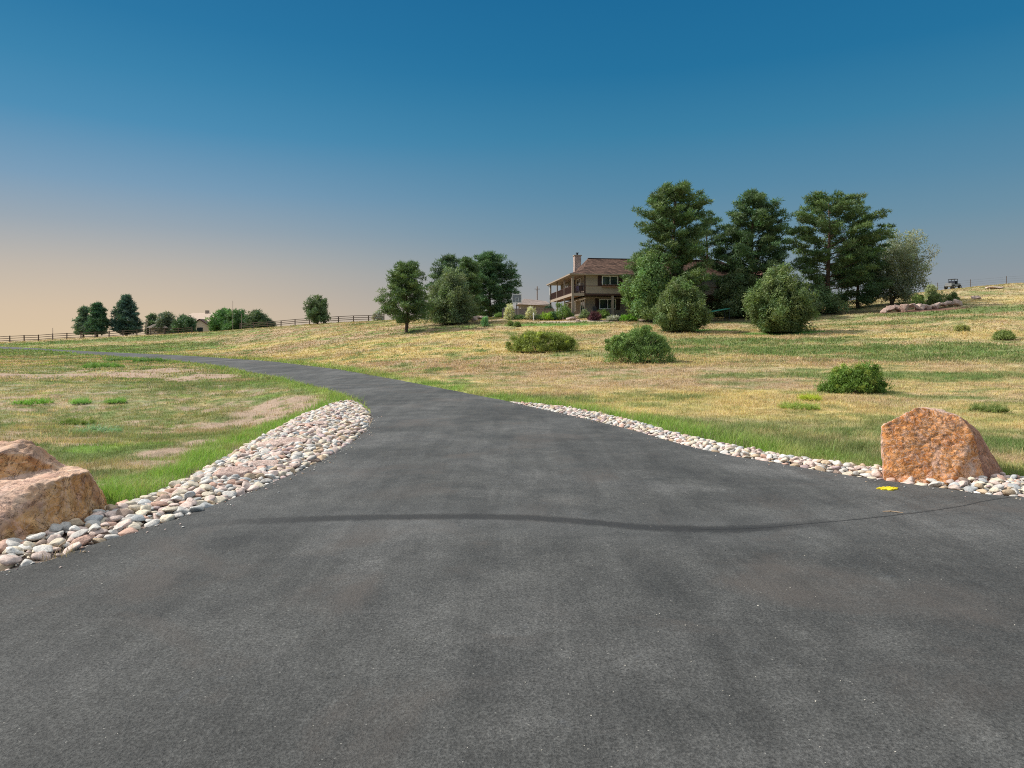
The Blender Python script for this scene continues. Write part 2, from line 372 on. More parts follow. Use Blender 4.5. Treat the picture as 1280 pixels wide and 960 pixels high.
def mat_asphalt():
    s = NT('asphalt'); p = s.pos()
    big = s.noise(.28, 5, .6, p, .6); mid = s.noise(1.3, 5, .65, p, .3); fine = s.noise(55, 4, .7, p); grit = s.noise(150, 2, .6, p)
    c = s.ramp(big, [(.34,(.048,.048,.046)),(.5,(.069,.069,.066)),(.66,(.096,.095,.092))])
    c = s.mix(1, c, s.ramp(mid, [(.32,.76),(.5,1.0),(.68,1.30)]), 'MULTIPLY')
    c = s.mix(1, c, s.ramp(fine, [(.30,.42),(.5,1.0),(.70,1.75)]), 'MULTIPLY')
    m2 = s.noise(6.5, 6, .75, p, .6); c = s.mix(1, c, s.ramp(m2, [(.3,.84),(.5,1.0),(.7,1.18)]), 'MULTIPLY')
    m3 = s.noise(22, 5, .75, p, .2); c = s.mix(1, c, s.ramp(m3, [(.3,.80),(.5,1.0),(.7,1.22)]), 'MULTIPLY')
    mpt = s.n('ShaderNodeMapping'); s.l(p, mpt.inputs[0]); mpt.inputs['Scale'].default_value = (1.6,.16,1); mpt.inputs['Rotation'].default_value = (0,0,.12)
    trk = s.noise(1.5, 5, .7, mpt.outputs[0], .7); c = s.mix(1, c, s.ramp(trk, [(.32,.78),(.5,1.0),(.66,1.18)]), 'MULTIPLY')
    # brownish dusty patches
    dust = s.ramp(s.noise(.55, 5, .6, p, .8), [(.54,0),(.68,.55)]); c = s.mix(dust, c, (.095,.080,.070))
    # scuffs: thin pale streaks stretched along x
    mp = s.n('ShaderNodeMapping'); s.l(p, mp.inputs[0]); mp.inputs['Scale'].default_value = (.7, 5.5, 1)
    st = s.ramp(s.noise(1.1, 5, .7, mp.outputs[0]), [(.62,0),(.74,.38)]); c = s.mix(st, c, (.125,.12,.115))
    # blue-grey oily marks and dark drips
    sp = s.ramp(s.noise(3.2, 3, .6, p, 1.0), [(.68,0),(.74,.35)]); c = s.mix(sp, c, (.09,.10,.115))
    dk = s.ramp(s.noise(7, 4, .7, p, 1.4), [(.27,.65),(.34,0)]); c = s.mix(dk, c, (.018,.018,.019))
    # speckles of pale aggregate
    vo = s.n('ShaderNodeTexVoronoi'); vo.inputs['Scale'].default_value = 34; s.l(p, vo.inputs['Vector'])
    sepc = s.n('ShaderNodeSeparateColor'); s.l(vo.outputs['Color'], sepc.inputs[0])
    spk = s.math('MULTIPLY', s.ramp(vo.outputs['Distance'], [(.10,1),(.22,0)]), s.math('GREATER_THAN', sepc.outputs[0], .955))
    c = s.mix(s.math('MULTIPLY', spk, .7), c, (.34,.33,.30))
    # curved joint where the driveway meets the apron
    sx = s.n('ShaderNodeSeparateXYZ'); s.l(p, sx.inputs[0])
    mr = s.n('ShaderNodeMapRange'); s.l(sx.outputs[0], mr.inputs[0]); mr.inputs[1].default_value = -6; mr.inputs[2].default_value = 8
    fc = s.n('ShaderNodeFloatCurve'); cv = fc.mapping.curves[0]
    pts = [((x+6)/14, (y-6)/4) for x, y in SEAM]
    cv.points[0].location = pts[0]; cv.points[1].location = pts[-1]
    for q in pts[1:-1]: cv.points.new(*q)
    fc.mapping.update(); s.l(mr.outputs[0], fc.inputs[1])
    y0 = s.math('ADD', s.math('MULTIPLY', fc.outputs[0], 4), 6)
    dd = s.math('SUBTRACT', sx.outputs[1], y0)
    wob = s.math('MULTIPLY', s.math('SUBTRACT', s.noise(9, 7, .85, p), .5), .26)
    ad = s.math('ABSOLUTE', s.math('ADD', dd, wob))
    inx = s.math('MULTIPLY', s.math('GREATER_THAN', sx.outputs[0], -5.0), s.math('LESS_THAN', sx.outputs[0], 3.6))
    endf = s.math('MULTIPLY', s.ramp(mr.outputs[0], [(.16,0),(.27,1),(.62,1),(.70,.15)]), 1)
    band = s.math('MULTIPLY', s.math('MULTIPLY', s.ramp(ad, [(.07,.8),(.17,0)]), inx), endf)
    c = s.mix(band, c, (.022,.022,.023))
    # paler worn margins beside the joint
    halo = s.math('MULTIPLY', s.math('MULTIPLY', s.ramp(ad, [(.10,0),(.2,1),(.55,.5),(1.0,0)]), endf), s.ramp(mid, [(.35,.1),(.65,.55)]))
    c = s.mix(s.math('MULTIPLY', halo, .7), c, (.115,.118,.12))
    # thin crack running on to the right edge
    wob2 = s.math('MULTIPLY', s.math('SUBTRACT', s.noise(9, 4, .8, p), .5), .07)
    ac = s.math('ABSOLUTE', s.math('ADD', dd, wob2))
    crx = s.math('MULTIPLY', s.math('GREATER_THAN', sx.outputs[0], 1.9), s.math('LESS_THAN', sx.outputs[0], 7))
    crack = s.math('MULTIPLY', s.ramp(ac, [(.008,1),(.022,0)]), crx)
    c = s.mix(s.math('MULTIPLY', crack, .8), c, (.012,.012,.012))
    pit = s.n('ShaderNodeTexVoronoi'); pit.inputs['Scale'].default_value = 60; s.l(p, pit.inputs['Vector'])
    pm = s.math('MULTIPLY', s.ramp(pit.outputs['Distance'], [(.15,1),(.32,0)]), s.ramp(s.noise(2.2, 5, .8, p, .5), [(.50,.0),(.62,.85)])); c = s.mix(pm, c, (.020,.020,.020))
    nb = s.bump(mid, .15, .05); nb = s.bump(m3, .5, .03, nb); nb = s.bump(fine, .8, .014, nb); nb = s.bump(grit, .45, .006, nb)
    nb = s.bump(s.math('MULTIPLY', s.math('ADD', crack, band), -1), .5, .01, nb)
    rg = s.ramp(mid, [(.3,.66),(.7,.85)])
    return s.done(s.bsdf(c, rg, nb, .35))
def mat_stone(indiv):
    s = NT('river_stone_' + ('single' if indiv else 'mass')); p = s.pos()
    c = s.n('ShaderNodeObjectInfo').outputs['Color'] if indiv else s.attr()
    o = s.obj() if indiv else p
    n = s.noise(14, 5, .65, p, .6); n2 = s.noise(70, 3, .6, p)
    c = s.mix(1, c, s.ramp(n, [(.25,.62),(.5,1),(.75,1.25)]), 'MULTIPLY')
    c = s.mix(1, c, s.ramp(n2, [(.3,.8),(.7,1.15)]), 'MULTIPLY')
    nb = s.bump(n, .4, .03); nb = s.bump(n2, .4, .008, nb)
    return s.done(s.bsdf(c, .72, nb, .3))
def mat_rock(name, cols, sc=1.0, white=.35):
    s = NT(name); p = s.obj(); a = s.attr()
    n1 = s.noise(2.4*sc, 5, .6, p, 1.2); n2 = s.noise(7*sc, 4, .58, p, 1.0); n3 = s.noise(45*sc, 4, .7, p)
    c = s.ramp(n1, [(.30,cols[0]),(.43,cols[1]),(.56,cols[2]),(.70,cols[3])])
    c = s.mix(1, c, s.ramp(n2, [(.3,.62),(.5,1),(.7,1.3)]), 'MULTIPLY')
    v = s.ramp(s.noise(4.2*sc, 4, .6, p, 2.6), [(.455,0),(.50,white),(.545,0)]); c = s.mix(v, c, (.62,.48,.40))
    c = s.mix(1, c, s.ramp(n3, [(.3,.88),(.7,1.1)]), 'MULTIPLY')
    pch = s.ramp(s.noise(1.6*sc, 5, .7, p, 1.4), [(.54,0),(.62,.75)]); c = s.mix(pch, c, (.66,.40,.29))
    fr = s.ramp(s.noise(3.0*sc, 5, .6, p, 3.0), [(.485,0),(.5,.75),(.515,0)]); c = s.mix(fr, c, (.16,.07,.04))
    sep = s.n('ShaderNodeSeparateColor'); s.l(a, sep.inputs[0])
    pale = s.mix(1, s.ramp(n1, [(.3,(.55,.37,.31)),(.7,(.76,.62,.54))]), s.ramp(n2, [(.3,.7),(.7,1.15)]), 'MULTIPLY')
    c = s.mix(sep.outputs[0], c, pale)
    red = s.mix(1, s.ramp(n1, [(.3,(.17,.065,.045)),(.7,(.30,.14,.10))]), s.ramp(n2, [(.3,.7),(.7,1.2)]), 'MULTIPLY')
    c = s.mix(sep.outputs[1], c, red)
    nb = s.bump(n2, .7, .05); nb = s.bump(n3, .35, .012, nb); nb = s.bump(s.math('MULTIPLY', fr, -1), .6, .04, nb)
    return s.done(s.bsdf(c, .8, nb, .25))
def mat_plain(name, col, rough=.7, var=.2, sc=6, bump=.2, spec=.3, metal=0):
    s = NT(name); p = s.obj(); n = s.noise(sc, 5, .6, p); n2 = s.noise(sc*7, 3, .6, p)
    c = s.mix(1, col, s.ramp(n, [(.3,1-var),(.7,1+var)]), 'MULTIPLY'); c = s.mix(1, c, s.ramp(n2, [(.3,1-var*.6),(.7,1+var*.6)]), 'MULTIPLY')
    return s.done(s.bsdf(c, rough, s.bump(n2, bump, .02), spec, metal))
def mat_rows(name, col, col2, row=.2, w=.3, rough=.85, zaxis='z', mort=.02):
    """courses: shakes / bricks / siding boards"""
    s = NT(name); tc = s.obj(); mp = s.n('ShaderNodeSeparateXYZ'); s.l(tc, mp.inputs[0])
    cb = s.n('ShaderNodeCombineXYZ'); s.l(s.math('ADD', mp.outputs[0], mp.outputs[1]), cb.inputs[0]); s.l(mp.outputs[2], cb.inputs[1])
    br = s.n('ShaderNodeTexBrick'); s.l(cb.outputs[0], br.inputs['Vector']); br.inputs['Scale'].default_value = 1
    br.inputs['Brick Width'].default_value = w; br.inputs['Row Height'].default_value = row; br.inputs['Mortar Size'].default_value = mort
    br.inputs['Color1'].default_value = (*col,1); br.inputs['Color2'].default_value = (*col2,1); br.inputs['Mortar'].default_value = (*[v*.35 for v in col],1)
    n = s.noise(3, 5, .7, tc); c = s.mix(1, br.outputs[0], s.ramp(n, [(.25,.6),(.75,1.4)]), 'MULTIPLY')
    return s.done(s.bsdf(c, rough, s.bump(br.outputs['Fac'], -.6, .02), .2))
M = dict(ground=mat_ground(), grass=mat_grass(), leaf=mat_leaf(), asphalt=mat_asphalt(), stone1=mat_stone(True), stone=mat_stone(False),
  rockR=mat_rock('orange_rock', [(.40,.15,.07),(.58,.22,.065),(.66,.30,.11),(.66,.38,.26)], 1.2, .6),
  rockL=mat_rock('tan_rock', [(.30,.145,.07),(.48,.235,.085),(.60,.35,.16),(.56,.36,.26)], .8, .35),
  slab=mat_rock('pink_rock', [(.42,.30,.26),(.50,.38,.33),(.60,.47,.41),(.50,.35,.28)], 1.5, .2),
  bark=mat_plain('bark', (.13,.085,.06), .95, .4, 8, .6), barkg=mat_plain('grey_bark', (.17,.14,.115), .95, .35, 8, .6),
  wallA=mat_plain('siding', (.315,.262,.21), .8, .04, 1.5, 0), wallB=mat_plain('stucco', (.30,.25,.205), .9, .04, 2, 0),
  roof=mat_rows('shake_roof', (.055,.032,.024), (.16,.095,.07), .24, .34, .95, mort=.02), roofr=mat_plain('red_roof', (.30,.15,.12), .9, .15, 3),
  brick=mat_rows('chimney_brick', (.50,.38,.33), (.58,.46,.41), .15, .35, .9), trim=mat_plain('dark_trim', (.07,.035,.028), .6, .15), white=mat_plain('white_frame', (.78,.78,.76), .5, .04),
  shutter=mat_plain('shutter_paint', (.045,.022,.02), .6, .1), beige=mat_plain('beige_trim', (.36,.29,.23), .6, .05), deck=mat_plain('deck_wood', (.22,.12,.08), .8, .2),
  fence=mat_plain('fence_wood', (.125,.092,.074), .9, .3), fenceg=mat_plain('grey_wood', (.27,.215,.19), .9, .25, 2), metal=mat_plain('grey_metal', (.30,.31,.32), .4, .1, spec=.5, metal=.6),
  dark=mat_plain('dark_metal', (.03,.035,.05), .5, .2), teal=mat_plain('teal_canvas', (.03,.22,.16), .8, .1), yellow=mat_plain('yellow_leaf', (.80,.62,.02), .6, .08, 30, .4),
  twig=mat_plain('twig_wood', (.50,.36,.24), .8, .2, 30), palewall=mat_plain('pale_wall', (.62,.50,.40), .8, .06), tanroof=mat_plain('tan_roof', (.50,.39,.31), .9, .1),
  purple=mat_plain('lavender_fabric', (.25,.19,.33), .8, .1), rubber=mat_plain('tyre_rubber', (.02,.02,.02), .9, .1), redfl=mat_plain('red_flower', (.45,.03,.05), .7, .2))
def mat_glass():
    s = NT('window_glass'); return s.done(s.bsdf((.025,.035,.04), .06, None, .8))
M['glass'] = mat_glass()

# ------------------------------------------------------------------ ground sheet
def build_ground():
    ys = [-30.0]
    while ys[-1] < 3: ys.append(ys[-1]+.5)
    while ys[-1] < 6000:
        y = ys[-1]; r = 1.0105 if y < 180 else (1.03 if y < 500 else 1.3)
        ys.append(max(y*r, y+.045))
    ys = np.array(ys)
    us = np.sign(np.linspace(-1,1,561))*(np.abs(np.linspace(-1,1,561))**1.25)*1.55
    U, Yg = np.meshgrid(us, ys); Xg = U*(np.maximum(Yg, 3)+9)
    sdr = sd_poly(Xg, Yg, road_poly).reshape(Xg.shape)
    sdb = np.minimum(sd_poly(Xg, Yg, left_bed), sd_poly(Xg, Yg, right_bed)).reshape(Xg.shape)
    Zg = GH(Xg, Yg, sdr)
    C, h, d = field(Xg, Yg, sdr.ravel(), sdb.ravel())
    ny, nx = Xg.shape
    idx = np.arange(ny*nx).reshape(ny, nx)
    Fc = np.stack([idx[:-1,:-1], idx[:-1,1:], idx[1:,1:], idx[1:,:-1]], -1).reshape(-1,4)
    V = np.stack([Xg.ravel(), Yg.ravel(), Zg.ravel()], -1)
    me = mesh_np('ground', V, Fc, C, True)
    tag(link('ground', me, M['ground']), 'dry grassy hillside', 'ground', kind='structure')
build_ground()

# ------------------------------------------------------------------ driveway
def build_road():
    n = 420; nc = 40
    def par(P):
        s = np.concatenate([[0], np.cumsum(np.hypot(*np.diff(P, axis=0).T))]); return s/s[-1]
    # match stations by depth so that cross lines stay sensible
    key = np.concatenate([np.linspace(0, 1, 24)[:-1], 1+np.linspace(0, 1, n)])
    def side(P, P0):
        k = np.argmin(np.hypot(P[:,0]-P0[0], P[:,1]-P0[1])); sp = par(P)
        s = np.where(key < 1, key*sp[k], sp[k]+(key-1)*(1-sp[k]))
        return np.stack([np.interp(s, sp, P[:,0]), np.interp(s, sp, P[:,1])], -1)
    A = side(Lc, Lp[4]); B = side(Rc, Rp[4])
    jit = lambda P, sd: P + (fbm(P[:,0]*3, P[:,1]*3, seed=sd, octs=3)-.5)[:,None]*np.array([.09,.09])
    A = jit(A, 71); B = jit(B, 72)
    rows = [np.stack([np.linspace(-40,40,nc+1), np.full(nc+1, y)], -1) for y in (-22, -14, -7)]
    t = np.linspace(0, 1, nc+1)[:,None]
    for a, b in zip(A, B): rows.append(a*(1-t)+b*t)
    G = np.array(rows); Z = H0(G[...,0], G[...,1])+.004
    # slight drop-off and skirt at both edges
    V = np.concatenate([G, Z[...,None]], -1)
    sl = V[:, :1].copy(); sl[...,2] -= .09; sr = V[:, -1:].copy(); sr[...,2] -= .09
    V = np.concatenate([sl, V, sr], 1); ny, nx = V.shape[:2]
    idx = np.arange(ny*nx).reshape(ny, nx)
    Fc = np.stack([idx[:-1,:-1], idx[:-1,1:], idx[1:,1:], idx[1:,:-1]], -1).reshape(-1,4)
    me = mesh_np('driveway', V.reshape(-1,3), Fc, None, False)
    tag(link('driveway', me, M['asphalt']), 'dark asphalt driveway curving left up the meadow', 'driveway', kind='structure')
build_road()

# ------------------------------------------------------------------ grass
def build_grass(name, label, cat, N, y0, y1, umax, blades, wmin, hs, seed):
    r = np.random.default_rng(seed)
    Y = np.exp(r.uniform(math.log(y0), math.log(y1), N)); X = r.uniform(-umax, umax, N)*(Y+1.5)
    sdr = sd_poly(X, Y, road_poly); k = sdr > .02; X, Y, sdr = X[k], Y[k], sdr[k]
    sdb = np.minimum(sd_poly(X, Y, left_bed), sd_poly(X, Y, right_bed)); k = sdb > .02; X, Y, sdr, sdb = X[k], Y[k], sdr[k], sdb[k]
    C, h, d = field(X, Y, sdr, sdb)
    k = r.random(len(X)) < d*np.clip(.55+h*4, 0, 1); X, Y, sdr, C, h = X[k], Y[k], sdr[k], C[k], h[k]
    # boulders stand clear
    k = (sd_poly(X,Y,[(-5.6,6.2),(-4.6,7.4),(-4.8,8.2),(-5.25,9.0),(-7.4,9.0)]) > .02) & (np.hypot((X-BR[0])/1.1, Y-BR[1]) > .62); X, Y, sdr, C, h = X[k], Y[k], sdr[k], C[k], h[k]
    Z = GH(X, Y, sdr)
    n = len(X); b = blades
    X = np.repeat(X, b); Y = np.repeat(Y, b); Z = np.repeat(Z, b); C = np.repeat(C, b, 0); h = np.repeat(h, b)
    m = n*b
    spread = .03 + .0022*Y
    tj = np.repeat(r.uniform(.72,1.25,(n,1))*r.uniform(.94,1.06,(n,3)), b, 0); C = C*tj; h = h*np.repeat(r.uniform(.55,1.5,n)*(.5+.9*fbm(X[::b]*2.1, Y[::b]*2.1, seed=83, octs=3)), b)
    X = X + r.normal(0, 1, m)*spread; Y = Y + r.normal(0, 1, m)*spread
    tall = r.random(m)**2
    H = h*hs*(.6+.9*tall); az = r.uniform(0, 2*np.pi, m); lean = r.uniform(.2, 1.25, m)*H
    w = np.maximum(.0035, wmin*Y)*r.uniform(.7, 1.4, m)
    fx, fy = np.cos(az), np.sin(az); a2 = az+np.pi/2+r.normal(0,.3,m); sx, sy = np.cos(a2)*w/2, np.sin(a2)*w/2
    b0 = np.stack([X-sx, Y-sy, Z-.01], -1); b1 = np.stack([X+sx, Y+sy, Z-.01], -1)
    m0 = np.stack([X-sx*.8+fx*lean*.35, Y-sy*.8+fy*lean*.35, Z+H*.6], -1); m1 = np.stack([X+sx*.8+fx*lean*.35, Y+sy*.8+fy*lean*.35, Z+H*.6], -1)
    tp = np.stack([X+fx*lean, Y+fy*lean, Z+H], -1)
    V = np.stack([b0, b1, m1, m0, tp], 1).reshape(-1,3)
    i = np.arange(m)*5
    F3 = np.concatenate([np.stack([i, i+1, i+2], -1), np.stack([i, i+2, i+3], -1), np.stack([i+3, i+2, i+4], -1)])
    C = C*(1-.12*sstep(40,80,Y))[:,None]*r.uniform(.72, 1.32, (m,1))*r.uniform(.93, 1.07, (m,3))
    st = (r.random(m) < .16)[:,None]; C = np.where(st, C*.6+np.array([.46,.36,.21])*.4, C)      # dry straws among the green
    C5 = np.repeat(np.clip(C, 0, .8), 5, 0)
    tag(link(name, mesh_np(name, V, F3, C5, False), M['grass']), label, cat, kind='stuff')
build_grass('meadow_grass', 'dry golden and green meadow grass beside the driveway', 'grass', 265000, 6.0, 42, 1.1, 5, .00040, 1.0, 11)
build_grass('hillside_grass', 'dry grass covering the far hillside', 'grass', 240000, 38, 150, 1.05, 3, .00075, 1.35, 12)

# ------------------------------------------------------------------ stones
def pebble_mesh(seed, sub=3, name='cobble'):
    bm = bmesh.new(); bmesh.ops.create_icosphere(bm, subdivisions=sub, radius=1)
    me = bpy.data.meshes.new(name); bm.to_mesh(me); bm.free()
    V = np.empty(len(me.vertices)*3); me.vertices.foreach_get('co', V); V = V.reshape(-1,3)
    r = np.random.default_rng(seed)
    # a few soft flats, then low frequency lumps
    for k in range(10):
        nrm = r.normal(size=3); nrm /= np.linalg.norm(nrm); d = V@nrm; lim = r.uniform(.50,.82)
        V = V - np.maximum(d-lim, 0)[:,None]*nrm*.88
    o = seed*3.7
    V = V*(1+(fbm(V[:,0]*1.3+o, V[:,1]*1.3, V[:,2]*1.3, seed=seed, octs=3)-.5)*.42)[:,None]
    me.vertices.foreach_set('co', V.ravel().astype(np.float32)); me.polygons.foreach_set('use_smooth', [True]*len(me.polygons)); me.update()
    return me, V
protos = [pebble_mesh(100+i) for i in range(12)]
protos_lo = [pebble_mesh(100+i, 2) for i in range(12)]
PALS = [('pale grey',(.55,.52,.48)),('pale pink',(.62,.49,.43)),('cream',(.64,.56,.44)),('blue grey',(.42,.43,.43)),('salmon',(.56,.36,.28)),('tan',(.50,.38,.26)),('off white',(.70,.67,.62)),('brown',(.34,.25,.20)),('mauve',(.46,.35,.34))]
PW = np.array([.20,.24,.17,.06,.06,.10,.11,.02,.04]); PW /= PW.sum()
def scatter(poly, n, rmin, rmax, seed, tol, hump):
    r = np.random.default_rng(seed)
    lo = poly.min(0); hi = poly.max(0)
    C = r.uniform(lo, hi, (n*6,2)); sd = sd_poly(C[:,0], C[:,1], poly); rad = rmin+(rmax-rmin)*r.random(len(C))**2.0
    k = sd < -rad*.55; C = C[k]; rad = rad[k]; sd = sd[k]
    o = np.argsort(-rad); C, rad, sd = C[o], rad[o], sd[o]
    cell = {}; cs = rmax*2; out = []
    for p, q, s_ in zip(C, rad, sd):
        kx, ky = int(p[0]//cs), int(p[1]//cs); ok = True
        for a in (-1,0,1):
            for b in (-1,0,1):
                for (p2, q2) in cell.get((kx+a, ky+b), ()):
                    if (p[0]-p2[0])**2+(p[1]-p2[1])**2 < (tol*(q+q2))**2: ok = False; break
                if not ok: break
            if not ok: break
        if ok:
            cell.setdefault((kx,ky), []).append((p,q)); out.append((p[0], p[1], q, -s_))
    return out
def z_bed(x, y, inner): return H0(x, y) - .02
stones = []
for side, poly in (('left', left_bed), ('right', right_bed)):
    for (n, a, b, sd, tol, lift) in ((60000, .028, .105 if side == 'left' else .095, 5, .74, 0.0), (30000, .03, .095 if side == 'left' else .085, 9, 1.02, .04)):
        for (x, y, q, ins) in scatter(poly, n, a, b, sd+(side=='right')*50, tol, 0):
            if x < -8.5 or x > 12: continue
            if lift and ins < .14: continue
            stones.append([side, x, y, q, lift + (.10*min(ins/1.2,1) if side == 'left' else .04*min(ins/.5,1))])
slabs = [((352,560), .58, .34, .10, .5), ((292,598), .36, .24, .10, .9), ((392,536), .42, .24, .14, .4), ((330,585), .34, .2, .08, .4)]
slab_xy = [(at(*s[0]), s[1]) for s in slabs]
G_ = lambda px, row: ((px-CX)/F*(1740/(row-HOR)), 1740/(row-HOR))
BLf = [G_(-60,705), G_(0,689), G_(60,673), G_(100,661), G_(135,642), (-5.2,9.0), (-7.4,9.0)]
BRf = [(BR[0]-.62,10.3),(BR[0]-.05,9.95),(BR[0]+.3,9.85),(BR[0]+.95,10.1),(BR[0]+1.0,11.2),(BR[0]+.1,11.3)]
def clear(x, y, q):
    if sd_poly([x],[y],BLf)[0] < -.02: return False
    if sd_poly([x],[y],BRf)[0] < -.02: return False
    for (c, rr) in slab_xy:
        if math.hypot(x-c[0], (y-c[1])) < rr*.62: return False
    return True
stones = [s for s in stones if clear(s[1], s[2], s[3])]
def apparent(s):
    px = CX+F*s[1]/s[2]; inside = -5 < px < 1285 and s[2] > 5.9
    return s[3]/s[2] if inside else 0
order = sorted(range(len(stones)), key=lambda i: -apparent(stones[i]))
rs = np.random.default_rng(33)
top = set(order[:296])
Vs, Fs, Cs, base = [], [], [], 0
srx = np.array([s[1] for s in stones]); sry = np.array([s[2] for s in stones]); H_s = H0(srx, sry)
for i, s in enumerate(stones):
    side, x, y, q, lift = s
    pk = rs.choice(len(PALS), p=PW); pname, pc = PALS[pk]; pc = np.array(pc)*rs.uniform(.82,1.15)
    sc = np.array([1.0, rs.uniform(.68,.95), rs.uniform(.36,.60)])*q*1.1
    rot = (rs.normal(0,.22), rs.normal(0,.22), rs.uniform(0,6.28)); k = rs.integers(12)
    z = H_s[i]-.03+lift+sc[2]*.45
    if i in top:
        o = bpy.data.objects.new('cobble', protos[k][0]); COL.objects.link(o)
        if not protos[k][0].materials: protos[k][0].materials.append(M['stone1'])
        o.location = (x, y, z); o.rotation_euler = rot; o.scale = tuple(sc); o.color = (*pc, 1)
        szn = 'large' if q > .085 else ('medium' if q > .062 else 'small')
        if side == 'left':
            if x < -3.6 and y < 8.0: where = 'in the bed at the foot of the left tan boulder'; g = 'cobbles at the foot of the left boulder'
            else: where = 'in the wide bed left of the driveway'; g = 'cobbles in the wide left stone bed'
        else:
            if x > 4.6: where = 'in front of the orange boulder'; g = 'cobbles in front of the orange boulder'
            else: where = 'in the narrow bed along the right driveway edge'; g = 'cobbles in the narrow right stone bed'
        tag(o, f'{szn} {pname} river cobble {where}', 'cobble', f'{szn} {pname} {g}')
    else:
        V = protos_lo[k][1]*sc
        cx, sx_ = math.cos(rot[2]), math.sin(rot[2])
        tx, ty = math.tan(rot[0])*.8, math.tan(rot[1])*.8
        V = np.stack([V[:,0]*cx-V[:,1]*sx_, V[:,0]*sx_+V[:,1]*cx, V[:,2]+V[:,0]*ty+V[:,1]*tx], -1)+np.array([x,y,z])
        Vs.append(V); Fs.append(k); Cs.append(np.tile(pc, (len(V),1)))
for line, nst in ((resample(LBi, .3), 150), (resample(RBi[1:], .3), 110)):
    for _ in range(nst):
        pt = line[rs.integers(len(line))]; sgn = 1 if line[0][0] < 0 and line[0][1] < 7 and nst == 150 else -1
        off_ = abs(rs.normal(0, .16))+.02; x, y = pt[0]+sgn*off_*.85, pt[1]-off_*.5+rs.normal(0,.1)
        q = rs.uniform(.006,.02); k = rs.integers(12)
        V = protos_lo[k][1]*np.array([q,q*.8,q*.55])+np.array([x, y, float(H0(x,y))+.004+q*.35])
        Vs.append(V); Fs.append(k); Cs.append(np.tile(np.array(PALS[rs.choice(len(PALS), p=PW)][1])*.9, (len(V),1)))
tri = []
fcache = {}
for k in range(12):
    me = protos_lo[k][0]; a = np.empty(len(me.polygons)*3, np.int32); me.polygons.foreach_get('vertices', a); fcache[k] = a.reshape(-1,3)
for V, k in zip(Vs, Fs): tri.append(fcache[k]+base); base += len(V)
print('stones', len(stones))
tag(link('river_gravel', mesh_np('river_gravel', np.vstack(Vs), np.vstack(tri), np.vstack(Cs), True), M['stone']), 'mass of small rounded river stones filling both roadside beds', 'gravel', kind='stuff')

# ------------------------------------------------------------------ boulders
def hull_rock(name, hulls, vox, amp, mat, loc, colfn, seed, parent=None, smooth_it=3):
    bm = bmesh.new()
    for pts in hulls:
        vs = [bm.verts.new(p) for p in pts]; res = bmesh.ops.convex_hull(bm, input=vs)
        bad = [v for v in res['geom_interior'] if isinstance(v, bmesh.types.BMVert)]
        if bad: bmesh.ops.delete(bm, geom=bad, context='VERTS')
    bmesh.ops.recalc_face_normals(bm, faces=bm.faces)
    me = bpy.data.meshes.new(name); bm.to_mesh(me); bm.free()
    o = bpy.data.objects.new('tmp', me); COL.objects.link(o)
    md = o.modifiers.new('r', 'REMESH'); md.mode = 'VOXEL'; md.voxel_size = vox
    dg = bpy.context.evaluated_depsgraph_get(); dg.update()
    m2 = bpy.data.meshes.new_from_object(o.evaluated_get(dg)); bpy.data.objects.remove(o)
    bm = bmesh.new(); bm.from_mesh(m2)
    for _ in range(smooth_it): bmesh.ops.smooth_vert(bm, verts=bm.verts, factor=.5, use_axis_x=True, use_axis_y=True, use_axis_z=True)
    bm.normal_update(); bm.to_mesh(m2); bm.free()
    n = len(m2.vertices); V = np.empty(n*3); m2.vertices.foreach_get('co', V); V = V.reshape(-1,3)
    N = np.empty(n*3); m2.vertices.foreach_get('normal', N); N = N.reshape(-1,3)
    s = seed*11.3
    big = fbm(V[:,0]*2.2+s, V[:,1]*2.2, V[:,2]*2.2, seed=seed, octs=3)-.5
    # angular chips: quantised noise gives ledges
    q = fbm(V[:,0]*3.1+s, V[:,1]*3.1, V[:,2]*4.5, seed=seed+9, octs=4); led = np.round(q*9)/9-.5
    fine = fbm(V[:,0]*16+s, V[:,1]*16, V[:,2]*16, seed=seed+5, octs=4)-.5
    mid_ = np.abs(fbm(V[:,0]*6+s, V[:,1]*6, V[:,2]*7, seed=seed+15, octs=4)-.5)*2; dsp = amp*(1.6*big+1.5*led+.8*fine-1.3*np.clip(.25-mid_,0,1)*4*.5)
    C = colfn(V, N, big, q)
    V = V + N*dsp[:,None]
    m2.vertices.foreach_set('co', V.ravel().astype(np.float32))
    ca = m2.color_attributes.new('Col', 'FLOAT_COLOR', 'POINT'); c4 = np.ones((n,4), np.float32); c4[:,:3] = C; ca.data.foreach_set('color', c4.ravel())
    m2.polygons.foreach_set('use_smooth', [True]*len(m2.polygons)); m2.name = name; m2.update()
    ob = link(name, m2, mat, parent); ob.location = loc
    return ob
def P(px, py, d, c):        # pixel + depth -> local point about c (x,y), z about 0
    return ((px-CX)/F*d-c[0], d-c[1], CZ+(HOR-py)/F*d)
